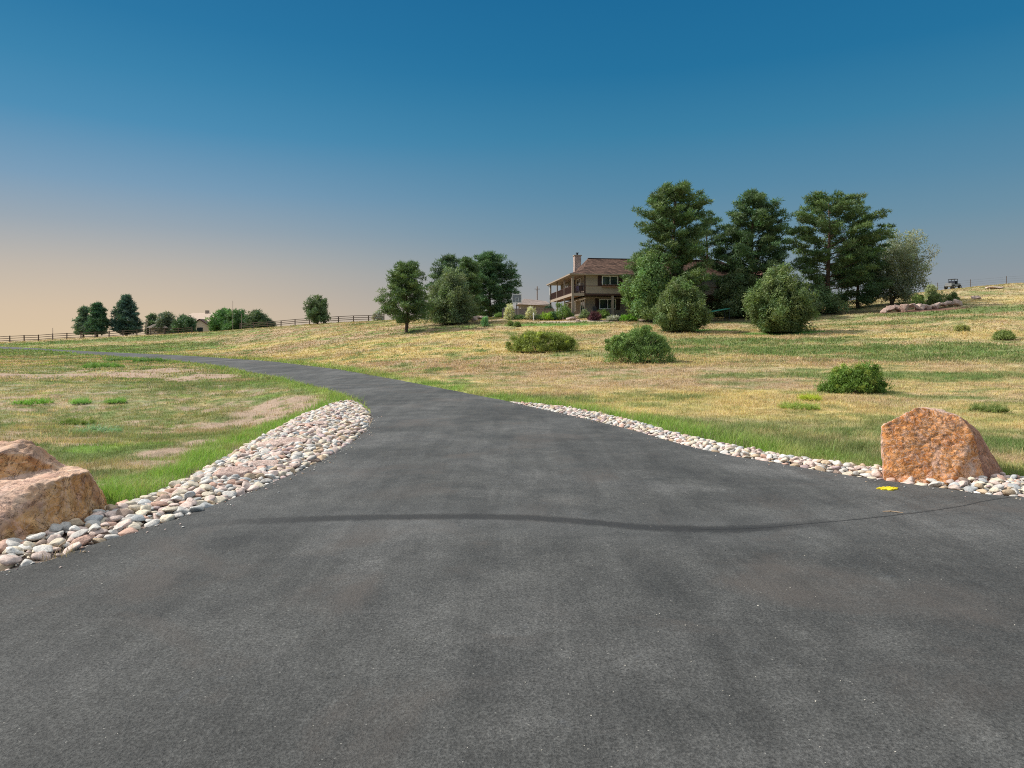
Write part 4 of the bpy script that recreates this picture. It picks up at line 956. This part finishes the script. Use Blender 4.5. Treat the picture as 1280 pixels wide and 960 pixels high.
# roof as a solid: planar faces above a soffit
z0 = 5.05
A=(-.5,-.6,z0); B=(24.6,-.6,z0); C1=(1.5,.62,5.7); R1=(2.9,4,7.5); R2=(21,4,7.5); C2=(1.5,7.38,5.7); B2=(24.6,8.6,z0); D=(-.5,15.6,z0); C3=(1.5,14.4,5.7); E=(12.6,15.6,z0); E1=(11,14.4,5.7); E2=(12.6,8.6,z0); E3=(11,7.38,5.7)
rv=[A,B,C1,R1,R2,C2,B2,D,C3,E,E1,E2,E3]
rf=MB(); rf.add(rv,[(0,1,4,3,2),(3,2,5),(0,2,5,8,7),(1,6,4),(3,5,12,4),(12,11,6,4),(5,12,10,8),(7,8,10,9),(9,10,12,11)])
sof=[(p[0],p[1],z0-.16) for p in (A,B,B2,E2,E,D)]; top_=[(p[0],p[1],z0-.004) for p in (A,B,B2,E2,E,D)]
roof = hp('roof', rf, 'roof')
fa = MB(); n6=6; fa.add(sof+top_, [(0,1,2,3,4,5)[::-1]]+[(i,(i+1)%6,(i+1)%6+6,i+6) for i in range(6)]); hp('fascia', fa, 'beige', roof)
rc = MB(); rc.bar((2.9,4,7.52),(21,4,7.52),.3,.08); hp('ridge_cap', rc, 'trim', roof)
gt = MB(); gt.box(-.56,24.6,-.70,-.605,z0-.14,z0-.02); hp('gutter', gt, 'beige', roof)
ch = MB(); ch.box(1.95,2.85,7.6,8.5,4.8,8.3); chim = hp('chimney', ch, 'brick', roof)
cc = MB(); cc.box(1.87,2.93,7.52,8.58,8.3,8.42); hp('chimney_cap', cc, 'beige', chim) if False else None
cc.build('chimney_crown', M['beige'], roof)
cp = MB(); cp.tube([(2.4,8.05,8.42),(2.4,8.05,8.72)],[.13,.13],10); cp.box(2.2,2.6,7.85,8.25,8.72,8.77); cp.build('flue', M['dark'], roof)
wr = MB(); wv=[(21.4,6.9,4.9),(31.6,6.9,4.9),(31.6,14.6,4.9),(21.4,14.6,4.9),(23,10.7,7.3),(30,10.7,7.3)]; wr.add(wv,[(0,1,5,4),(1,2,5),(2,3,4,5),(3,0,4),(3,2,1,0)]); hp('wing_roof', wr, 'roofr')
# storey fascia beam and balcony deck
b = MB(); b.box(1.45,24.05,-.06,.25,2.38,2.60); hp('storey_beam', b, 'trim')
b = MB(); b.box(1.5,24.02,-.035,-.002,3.54,3.60); hp('belt_trim', b, 'deck')
b = MB(); b.box(-.1,1.44,-.1,15,2.42,2.62); bal = hp('balcony_deck', b, 'deck')
b = MB(); b.box(-.14,-.10,-.14,15,2.30,2.64); b.box(-.14,1.44,-.14,-.10,2.30,2.64); b.build('deck_fascia', M['beige'], bal)
def railing(a, bb, parent):
    a = Vector(a); bb = Vector(bb); m = MB(); m.bar(a+Vector((0,0,.95)), bb+Vector((0,0,.95)), .09, .06); m.bar(a+Vector((0,0,.1)), bb+Vector((0,0,.1)), .06, .06)
    n = int((bb-a).length/.14)
    for i in range(n+1):
        p = a.lerp(bb, i/n); m.bar(p+Vector((0,0,.1)), p+Vector((0,0,.95)), .045)
    m.build('railing', M['trim'], parent)
railing((-.02,.3,2.62), (-.02,14.9,2.62), bal); railing((.2,-.02,2.62), (1.42,-.02,2.62), bal)
for (px_, py_, zt, s_) in [(0,0,4.9,.26),(0,5,4.9,.16),(0,10,4.9,.16),(0,14.9,4.9,.18)]:
    b = MB(); b.box(px_-s_/2,px_+s_/2,py_-s_/2,py_+s_/2,-1.2,zt); hp('post', b, 'wallB')
for px_ in (5.15, 10.5, 16, 21.5):
    b = MB(); b.box(px_-.16,px_+.16,.02,.34,-1.2,2.38); hp('post', b, 'wallB')
def window_front(x0, x1, zb, zt, y, panes=2, shut=None, par=house):
    f = MB(); t = .10
    f.box(x0,x1,y-.07,y+.02,zt-t,zt); f.box(x0,x1,y-.07,y+.02,zb,zb+t); f.box(x0,x0+t,y-.07,y+.02,zb+t,zt-t); f.box(x1-t,x1,y-.07,y+.02,zb+t,zt-t)
    for k in range(1, panes): xm = x0+(x1-x0)*k/panes; f.box(xm-.045,xm+.045,y-.06,y+.02,zb+t,zt-t)
    fr = f.build('window', M['white'], par)
    g = MB(); g.box(x0+t,x1-t,y-.025,y+.01,zb+t,zt-t); g.build('pane', M['glass'], fr)
    if shut:
        for (a, b_) in ((x0-shut-.03,x0-.03),(x1+.03,x1+.03+shut)):
            m = MB(); m.box(a,b_,y-.06,y-.002,zb-.08,zt+.05)
            for q in range(9): m.box(a+.06,b_-.06,y-.085,y-.058,zb+(zt-zb)*(q+.2)/9.,zb+(zt-zb)*(q+.75)/9.)
            m.build('shutter', M['shutter'], par)
window_front(3.72, 5.82, 3.66, 4.86, 0, 2, .5)
window_front(11.2, 13.2, 3.66, 4.86, 0, 2, .5)
window_front(19.4, 21.0, 3.4, 4.7, 0, 2, .5)
window_front(3.8, 6.0, .75, 2.05, 1.6, 2, .5)
window_front(11, 13, .75, 2.05, 1.6, 2)
fb = MB(); fb.box(3.7,5.85,-.22,-.07,3.42,3.58); hp('flower_box', fb, 'deck')
r = np.random.default_rng(5); T=[]; 
for i in range(14): T.append(leaf_tris(np.array([3.75+i*.155,-.15,3.68]), np.array([.10,.08,.07]), 40, .07, .05, .2, r))
T=np.vstack(T).reshape(-1,3); cs=np.tile((.42,.06,.08),(len(T),1)); cs[::2]=(.10,.16,.05); 
fo=link('flowers', mesh_np('flowers',T,np.arange(len(T)).reshape(-1,3),cs), M['leaf'], house)
# side windows and doors (left wall, faces -x)
def side_open(y0, y1, zb, zt, xw, name, fm='white'):
    f = MB(); t=.1
    f.box(xw-.07,xw+.02,y0,y1,zt-t,zt); f.box(xw-.07,xw+.02,y0,y1,zb,zb+t); f.box(xw-.07,xw+.02,y0,y0+t,zb+t,zt-t); f.box(xw-.07,xw+.02,y1-t,y1,zb+t,zt-t)
    f.box(xw-.06,xw+.02,(y0+y1)/2-.04,(y0+y1)/2+.04,zb+t,zt-t)
    fr=f.build(name, M[fm], house); g=MB(); g.box(xw-.03,xw+.01,y0+t,y1-t,zb+t,zt-t); g.build('pane', M['glass'], fr)
side_open(2.2,4.4,3.4,4.75,1.5,'window'); side_open(5.4,6.5,2.64,4.75,1.5,'door','shutter'); side_open(9.5,12,3.4,4.7,1.5,'window')
side_open(1.9,4.2,.1,2.1,2.0,'door'); side_open(7,9,.7,2.0,2.0,'window'); side_open(12,13.5,.7,2.0,2.0,'window')
# corner board, downspout
b=MB(); b.box(1.47,1.62,-.05,-.005,2.62,4.89); hp('corner_board', b, 'trim')
b=MB(); b.tube([(-.4,15.3,4.9),(-.1,15,4.6),(-.1,15,-.5)],[.06,.06,.06],8); hp('downspout', b, 'white')
def hw(x, y, z=0): c_, s_ = math.cos(HR), math.sin(HR); return (7.6+x*c_-y*s_, 87+x*s_+y*c_, hz+z)
# balcony chairs
def chair(loc, rz, mat, label, group=None):
    root = empty('patio_chair', loc, rz, label, 'chair', group)
    m=MB(); m.box(-.25,.25,-.25,.25,.40,.46); m.build('seat', M[mat], root)
    m=MB(); m.add([(-.25,.22,.46),(.25,.22,.46),(.25,.27,.46),(-.25,.27,.46),(-.25,.34,1.0),(.25,.34,1.0),(.25,.39,1.0),(-.25,.39,1.0)],[(0,1,2,3),(4,5,6,7),(0,1,5,4),(2,3,7,6),(0,3,7,4),(1,2,6,5)]); m.build('backrest', M[mat], root)
    for sx_ in (-.22,.22):
        for sy_ in (-.22,.22): l=MB(); l.bar((sx_,sy_,0),(sx_,sy_,.4),.04); l.build('leg', M['dark'], root)
        a=MB(); a.bar((sx_,-.22,.64),(sx_,.26,.64),.05,.04); a.bar((sx_,-.22,.4),(sx_,-.22,.64),.04); a.build('armrest', M['dark'], root)
chair(hw(1.0,.5,2.62), R(200), 'dark', 'dark patio chair on the corner balcony')
chair(hw(1.1,1.5,2.62), R(160), 'purple', 'lavender patio chair behind the dark one on the balcony')
chair(hw(.6,9.0,2.62), R(90), 'metal', 'grey patio chair further back along the side balcony')
chair(hw(8.0,-.6,.0), R(180), 'dark', 'dark patio chair on the ground right of the patio post')
chair(hw(3.0,.3,.0), R(150), 'dark', 'dark patio chair on the ground below the window wall')
# teal slanted canopy beside the junipers
u = empty('teal_swing_canopy', (atd(898,82)[0], 82, ground_z(*atd(898,82))), R(12), 'teal slanted canopy on thin posts between the two junipers', 'canopy')
m=MB(); m.add([(-1.2,-.6,1.05),(1.2,-.6,1.45),(1.2,.6,1.5),(-1.2,.6,1.1),(-1.2,-.6,1.0),(1.2,-.6,1.4),(1.2,.6,1.45),(-1.2,.6,1.05)],[(0,1,2,3),(4,5,6,7),(0,1,5,4),(1,2,6,5),(2,3,7,6),(3,0,4,7)]); m.build('canvas', M['teal'], u)
for sx_,zz in ((-1.1,1.0),(1.1,1.38)):
    for sy_ in (-.5,.5): l=MB(); l.bar((sx_,sy_,-.1),(sx_,sy_,zz),.05); l.build('post', M['dark'], u)

# yard wall, hoop, path light, neighbour roof, poles
yw = empty('yard_wall', (*atd(628,95), ground_z(*atd(628,95))), 0, 'low grey board wall behind the plume grasses', 'wall')
m=MB()
L_=atd(692,96)[0]-atd(628,95)[0]
for i in range(int(L_/.16)): m.box(i*.16,i*.16+.15,-.02+.012*(i%2),.02+.012*(i%2),-.5,1.15+.02*math.sin(i*3.1))
m.build('boards', M['fenceg'], yw); m=MB(); m.box(0,L_,-.05,.07,1.17,1.24); m.build('cap_rail', M['fenceg'], yw)
for i in range(4): m=MB(); m.box(i*L_/3-.06,i*L_/3+.06,.035,.15,-.5,1.165); m.build('post', M['fenceg'], yw)
xh, yh = atd(646,100); bh = empty('basketball_hoop', (xh, yh, ground_z(xh,yh)), 0, 'white basketball backboard on a pole behind the low wall', 'basketball hoop')
zb_ = CZ+(HOR-378.5)/F*100-ground_z(xh,yh); zt_ = zb_+1.25
m=MB(); m.tube([(0,.9,-.3),(0,.9,zb_+.2),(0,.3,zb_+.6)],[.07,.07,.06],8); m.build('pole', M['dark'], bh)
m=MB(); m.box(-.65,.65,0,.04,zb_+.1,zt_-.1); bd=m.build('backboard', M['metal'], bh)
m=MB(); m.box(-.70,.70,-.02,.06,zt_-.1,zt_); m.box(-.70,.70,-.02,.06,zb_,zb_+.1); m.box(-.70,-.6,-.02,.06,zb_+.1,zt_-.1); m.box(.6,.70,-.02,.06,zb_+.1,zt_-.1); m.build('border', M['white'], bd)
m=MB(); m.box(-.28,.28,-.03,-.005,zb_+.22,zb_+.28); m.box(-.28,.28,-.03,-.005,zb_+.66,zb_+.72); m.box(-.28,-.22,-.03,-.005,zb_+.28,zb_+.66); m.box(.22,.28,-.03,-.005,zb_+.28,zb_+.66); m.build('target_square', M['white'], bd)
m=MB(); n=16; ring=[(math.cos(2*math.pi*i/n)*.23, -.27+math.sin(2*math.pi*i/n)*.23, zb_+.2) for i in range(n+1)]; m.tube(ring,[.012]*(n+1),5,False); m.build('rim', M['dark'], bh)
m=MB()
for i in range(12):
    a=2*math.pi*i/12; m.bar((math.cos(a)*.23,-.27+math.sin(a)*.23,zb_+.2),(math.cos(a+.5)*.13,-.27+math.sin(a+.5)*.13,zb_-.25),.02)
m.build('net', M['white'], bh)
x,y=at(667,401); m=MB(); m.tube([(0,0,-.2),(0,0,.75)],[.05,.05],8); pl=empty('path_light',(x,y,ground_z(x,y)),0,'short white path light post in the garden','light'); m.build('post', M['white'], pl); m=MB(); m.tube([(0,0,.75),(0,0,.82),(0,0,.95),(0,0,1.0)],[.10,.10,.08,.02],10); m.build('lamp_head', M['white'], pl)
nb = empty('neighbour_house', (*atd(668,125), 6.3), R(5), 'pale grey roof of a neighbouring building behind the low wall', 'building')
m=MB(); m.box(-2.4,2.6,0,5,-1,2.9); m.build('wall', M['wallB'], nb)
m=MB(); m.add([(-3,-.5,2.8),(3.2,-.5,2.6),(3.2,5.5,2.6),(-3,5.5,2.8),(-1.6,2.5,4.0),(2.4,2.5,3.6)],[(0,1,5,4),(1,2,5),(2,3,4,5),(3,0,4),(3,2,1,0)]); m.build('roof', M['fenceg'], nb)
def pole(px, d, top, label, r0=.09, arm=True):
    x,y=atd(px,d); gz=ground_z(x,y); h=CZ+(HOR-top)/F*d-gz; root=empty('utility_pole',(x,y,gz),0,label,'pole')
    m=MB(); m.tube([(0,0,-.5),(0,0,h)],[r0,r0*.8],8); m.build('shaft', M['fenceg'], root)
    if arm: m=MB(); m.bar((-.5,0,h-.5),(.5,0,h-.5),.1); m.build('crossarm', M['fenceg'], root)
    return root
pole(671.5,130,358,'brown utility pole behind the neighbouring roof',.13,True)
pole(66,138,410,'thin pole with a small box by the left fence',.06,False)
pole(183,150,398,'short thin pole beside the tallest far spruce',.06,False)
pole(291,150,376,'tall thin pole in front of the distant green trees',.05,False)
pole(302,150,392,'short pale pole right of the tall thin one',.06,False)
# distant house
dh = empty('distant_house', (*atd(252,172), 3.9), R(-12), 'pale distant house with a gabled porch between the far trees', 'house')
m=MB(); m.box(-8,5,0,8,-1,3.2); m.build('wall', M['palewall'], dh)
m=MB(); m.add([(-8.6,-.6,3.2),(5.6,-.6,3.2),(5.6,8.6,3.2),(-8.6,8.6,3.2),(-5.5,4,6.0),(2.5,4,6.0)],[(0,1,5,4),(1,2,5),(2,3,4,5),(3,0,4),(3,2,1,0)]); rf_=m.build('roof', M['tanroof'], dh)
m=MB(); m.box(-1.6,-.9,3.6,4.3,5.5,6.6); m.build('chimney', M['wallB'], rf_)
m=MB(); m.add([(-1.6,-2,-1),(3.6,-2,-1),(3.6,-2,2.5),(1,-2,4.0),(-1.6,-2,2.5),(-1.6,0,-1),(3.6,0,-1),(3.6,0,2.5),(1,0,4.0),(-1.6,0,2.5)],[(0,1,2,3,4),(5,6,7,8,9),(0,1,6,5),(1,2,7,6),(4,0,5,9)]); m.build('porch_gable', M['palewall'], dh)
m=MB(); m.bar((-2.2,-1.2,2.3),(1,-1.2,4.15),2.2,.18); m.bar((1,-1.2,4.15),(4.2,-1.2,2.3),2.2,.18); m.build('porch_roof', M['trim'], dh)
window = MB(); window.box(.2,1.8,-2.05,-2.01,.9,2.1); window.build('window', M['glass'], dh)
s2 = empty('distant_shed', (*atd(195,158), ground_z(*atd(195,158))), 0, 'pale hip roofed shed left of the grey green tree beyond the fence', 'shed')
m=MB(); m.box(-1.6,1.8,0,4,-1,1.2+1.0); m.build('wall', M['palewall'], s2); m=MB(); m.add([(-2.2,-.4,2.1),(2.4,-.4,2.1),(2.4,4.4,2.1),(-2.2,4.4,2.1),(-.4,2,3.4),(.6,2,3.4)],[(0,1,5,4),(1,2,5),(2,3,4,5),(3,0,4),(3,2,1,0)]); m.build('roof', M['tanroof'], s2)

# ------------------------------------------------------------------ fences
def rail_fence(pA, pB, step, hgt, label, rails=(.45,.85,1.25)):
    A = np.array(pA); Bv = np.array(pB); L = np.hypot(*(Bv-A)); n = int(L/step); root = empty('rail_fence', (A[0],A[1],ground_z(*A)), 0, label, 'fence')
    o0 = Vector((A[0],A[1],ground_z(*A))); pts=[]
    post = MB(); post.box(-.075,.075,-.075,.075,-.3,hgt); pm = None
    for i in range(n+1):
        p = A+(Bv-A)*i/n; v = Vector((p[0],p[1],ground_z(*p)))-o0; pts.append(v)
        if pm is None: o = post.build('post', M['fence'], root); pm = o.data
        else: o = bpy.data.objects.new('post', pm); COL.objects.link(o); o.parent = root
        o.location = v; o.rotation_euler = (0,random.uniform(-.03,.03),random.uniform(-.2,.2))
    for rz_ in rails:
        m = MB()
        for a, b_ in zip(pts[:-1], pts[1:]): m.bar(a+Vector((0,-.09,rz_)), b_+Vector((0,-.09,rz_+random.uniform(-.02,.02))), .04, .11)
        m.build('rail', M['fence'], root)
rail_fence(atd(-60,137), atd(240,141.5), 2.6, 1.25, 'dark three rail fence along the left ridge in front of the far spruces', (.30,.72,1.12))
rail_fence(atd(300,141), atd(480,131), 3.0, 1.25, 'dark rail fence on the ridge between the small tree and the lone pine', (.5,.85,1.2))
wf = empty('wire_fence', (*atd(1150,126), ground_z(*atd(1150,126))), 0, 'thin wire fence with metal posts on the right skyline', 'fence')
o0 = Vector(wf.location); pts=[]
for px in (1130,1172,1213,1258,1300,1345):
    x,y = atd(px,126+ (px-1150)*.02); v = Vector((x,y,ground_z(x,y)))-o0; pts.append(v); m=MB(); m.bar(v+Vector((0,0,-.2)), v+Vector((0,0,1.55)), .07); m.build('post', M['fence'], wf)
for zz in (.6,1.0,1.4):
    m=MB()
    for a,b_ in zip(pts[:-1],pts[1:]): m.bar(a+Vector((0,0,zz)), b_+Vector((0,0,zz)), .018)
    m.build('wire', M['metal'], wf)

# rock row under the silvery tree
r = np.random.default_rng(8); i=0; px=1100.0
spots=['left end','middle','right end']
while px < 1198:
    wpx = r.uniform(7,13); t=(px-1100)/98; row = 391-8.0*t+r.uniform(-.6,.6); x,y=at(px+wpx/2,row); a=wpx/2/F*y*1.1
    pts=[(math.cos(k*2.4)*a*r.uniform(.75,1.05), math.sin(k*2.4)*.5*r.uniform(.7,1.1), r.uniform(-.2,1)*.95) for k in range(12)]
    light = t>.35  # shade in the colour: darker tone for the shaded end, paler for sunlit rocks
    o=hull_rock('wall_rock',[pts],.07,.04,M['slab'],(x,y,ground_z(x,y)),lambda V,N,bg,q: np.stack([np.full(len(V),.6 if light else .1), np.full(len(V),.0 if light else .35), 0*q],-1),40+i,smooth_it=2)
    sp = 'left shaded end' if t<.33 else ('middle' if t<.66 else 'right sunlit end')
    tag(o, f'rough {"pale pink" if light else "grey brown"} rock in the {sp} of the row under the silvery tree','rock',f'rocks in the {sp} of the row under the silvery tree' if not (t>.33 and t<.36) else 'rocks in the middle of the row under the silvery tree')
    px += wpx*.82; i+=1
for (pp,a,h,lab) in [((714,400.5),.75,.5,'pale flat boulder on the gravel strip left of the maroon shrub'),((722,402),.35,.25,'small brown rock right of the pale flat boulder'),((648,400),.6,.35,'pale stone at the foot of the mulch bed'),((593,402),.5,.8,'upright pale stone below the broad pine'),((600,398),1.1,.4,'flat grey ledge stone under the broad pine'),((624,393),1.3,.5,'slanted pale rock above the mulch bed'),((1220,374),.8,.5,'reddish rock on the right slope below the skyline'),((1243,361),1.5,.4,'flat grey rock heap near the right skyline'),((700,396.5),.8,.35,'pale rock below the corner post')]:
    x,y=at(*pp); pts=[(math.cos(k*2.4)*a*r.uniform(.75,1.05), math.sin(k*2.4)*a*.6*r.uniform(.7,1.1), r.uniform(-.1,1)*h) for k in range(14)]
    tag(hull_rock('garden_rock',[pts],.06,.03,M['slab'],(x,y,ground_z(x,y)),lambda V,N,bg,q: np.stack([np.full(len(V),.45), 0*q, 0*q],-1),80+i,smooth_it=2),lab,'rock'); i+=1

# vehicle on the skyline
xv,yv=atd(1191,124); v=empty('utility_vehicle',(xv,yv,ground_z(xv,yv)),R(25),'small dark open topped utility vehicle parked on the right skyline','vehicle')
m=MB(); m.box(-1.3,1.3,-.65,.65,.45,.85); m.box(-1.25,-.35,-.62,.62,.85,1.05); m.box(.35,1.3,-.6,.6,.85,1.02); m.build('body', M['metal'], v, bevel=.05)
m=MB(); m.box(-.45,.55,-.6,.6,1.72,1.80); m.build('roof_panel', M['dark'], v)
m=MB()
for sx_ in (-.4,.5):
    for sy_ in (-.55,.55): m.bar((sx_,sy_,.85),(sx_*.95,sy_,1.74),.06)
m.bar((-.42,-.55,1.3),(-.42,.55,1.3),.05); m.build('roll_cage', M['dark'], v)
for sx_ in (-.2,.25):
    m=MB(); m.box(sx_-.2,sx_+.15,-.5,.5,.85,1.0); m.box(sx_-.05+.12*(sx_>0),sx_+.08+.12*(sx_>0),-.5,.5,1.0,1.45); m.build('seat', M['dark'], v)
for sx_ in (-.85,.85):
    for sy_ in (-.68,.68):
        m=MB(); m.tube([(sx_,sy_-.13,.36),(sx_,sy_+.13,.36)],[.36,.36],18); wh=m.build('wheel', M['rubber'], v); m=MB(); m.tube([(sx_,sy_-.14,.36),(sx_,sy_+.14,.36)],[.17,.17],14); m.build('rim', M['metal'], wh)

# ------------------------------------------------------------------ camera, light, sky
cam = bpy.data.cameras.new('camera'); co = bpy.data.objects.new('camera', cam); COL.objects.link(co); scene.camera = co
co.location = (0,0,CZ); co.rotation_euler = (R(90),0,0); cam.sensor_width = 36; cam.lens = F/1280*36; cam.shift_y = -(480-HOR)/1280; cam.clip_end = 12000; cam.clip_start = .1
SE = R(42); sunpos = Vector((-math.cos(SE)*math.cos(R(10)), math.cos(SE)*math.sin(R(10)), math.sin(SE)))
sl = bpy.data.lights.new('sun', 'SUN'); sl.energy = 4.7; sl.angle = R(.6); sl.color = (1,.945,.86)
so = bpy.data.objects.new('sun', sl); COL.objects.link(so); so.rotation_euler = sunpos.to_track_quat('Z','Y').to_euler()
wd = bpy.data.worlds.new('World'); scene.world = wd; wd.use_nodes = True; t = wd.node_tree; t.nodes.clear()
def N_(k, **kw):
    n = t.nodes.new(k)
    for a, b_ in kw.items(): setattr(n, a, b_)
    return n
sky = N_('ShaderNodeTexSky'); sky.sky_type = 'NISHITA'; sky.sun_disc = False; sky.sun_elevation = SE
sky.sun_rotation = math.atan2(sunpos.x, sunpos.y) % (2*math.pi); sky.air_density = 1.3; sky.dust_density = 2.5; sky.ozone_density = 2.0
tc = N_('ShaderNodeTexCoord'); sp_ = N_('ShaderNodeSeparateXYZ'); t.links.new(tc.outputs['Generated'], sp_.inputs[0])
def rmp(sock, stops):
    n = N_('ShaderNodeValToRGB'); cr = n.color_ramp
    while len(cr.elements) < len(stops): cr.elements.new(.5)
    for e, (p, c) in zip(cr.elements, stops): e.position = p; e.color = (*c, 1)
    t.links.new(sock, n.inputs[0]); return n.outputs[0]
def s2l(c): return tuple(((v/255+.055)/1.055)**2.4 if v/255 > .04045 else v/255/12.92 for v in c)
def mx(f, a, b_, mode='MIX'):
    n = N_('ShaderNodeMix', data_type='RGBA', blend_type=mode)
    for i, v in ((0,f),(6,a),(7,b_)):
        if isinstance(v,(int,float)): n.inputs[i].default_value = v
        elif isinstance(v,tuple): n.inputs[i].default_value = (*v,1)
        else: t.links.new(v, n.inputs[i])
    return n.outputs[2]
# hazy evening-tinted gradient, warmer toward the sun (left) and deep blue higher up, then an added white zenith
zen_fill = [(.53,s2l((150,188,212))),(.62,s2l((236,241,246))),(1,s2l((255,255,255)))]  # near-white zenith above the view, added as fill light
cool = rmp(sp_.outputs[2], [(0,s2l((166,160,158))),(.07,s2l((145,152,158))),(.12,s2l((127,149,162))),(.16,s2l((108,144,165))),(.21,s2l((88,137,166))),(.285,s2l((58,127,164))),(.36,s2l((35,113,157))),(.45,s2l((26,104,151)))]+zen_fill)
warm = rmp(sp_.outputs[2], [(0,s2l((222,198,165))),(.045,s2l((213,193,168))),(.094,s2l((192,183,172))),(.15,s2l((154,167,178))),(.20,s2l((122,157,184))),(.272,s2l((76,141,180))),(.33,s2l((56,130,172))),(.39,s2l((40,118,164))),(.47,s2l((32,108,156)))]+zen_fill)
mrn = N_('ShaderNodeMapRange'); t.links.new(sp_.outputs[0], mrn.inputs[0]); mrn.inputs[1].default_value = .22; mrn.inputs[2].default_value = -.58; mrn.interpolation_type = 'SMOOTHSTEP'
grad = mx(mrn.outputs[0], cool, warm)
bg1 = N_('ShaderNodeBackground'); t.links.new(sky.outputs[0], bg1.inputs[0]); bg1.inputs[1].default_value = .0015
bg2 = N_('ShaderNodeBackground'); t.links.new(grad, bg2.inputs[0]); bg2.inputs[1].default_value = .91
ad = N_('ShaderNodeAddShader'); t.links.new(bg1.outputs[0], ad.inputs[0]); t.links.new(bg2.outputs[0], ad.inputs[1])
wo = N_('ShaderNodeOutputWorld'); t.links.new(ad.outputs[0], wo.inputs[0])
scene.view_settings.view_transform = 'Standard'; scene.view_settings.look = 'None'; scene.view_settings.exposure = .12; scene.view_settings.gamma = 1
scene.cycles.max_bounces = 5; scene.cycles.diffuse_bounces = 2; scene.cycles.transmission_bounces = 2; scene.cycles.transparent_max_bounces = 4
scene.cycles.use_denoising = False; scene.cycles.pixel_filter_type = 'BLACKMAN_HARRIS'; scene.cycles.filter_width = 1.05
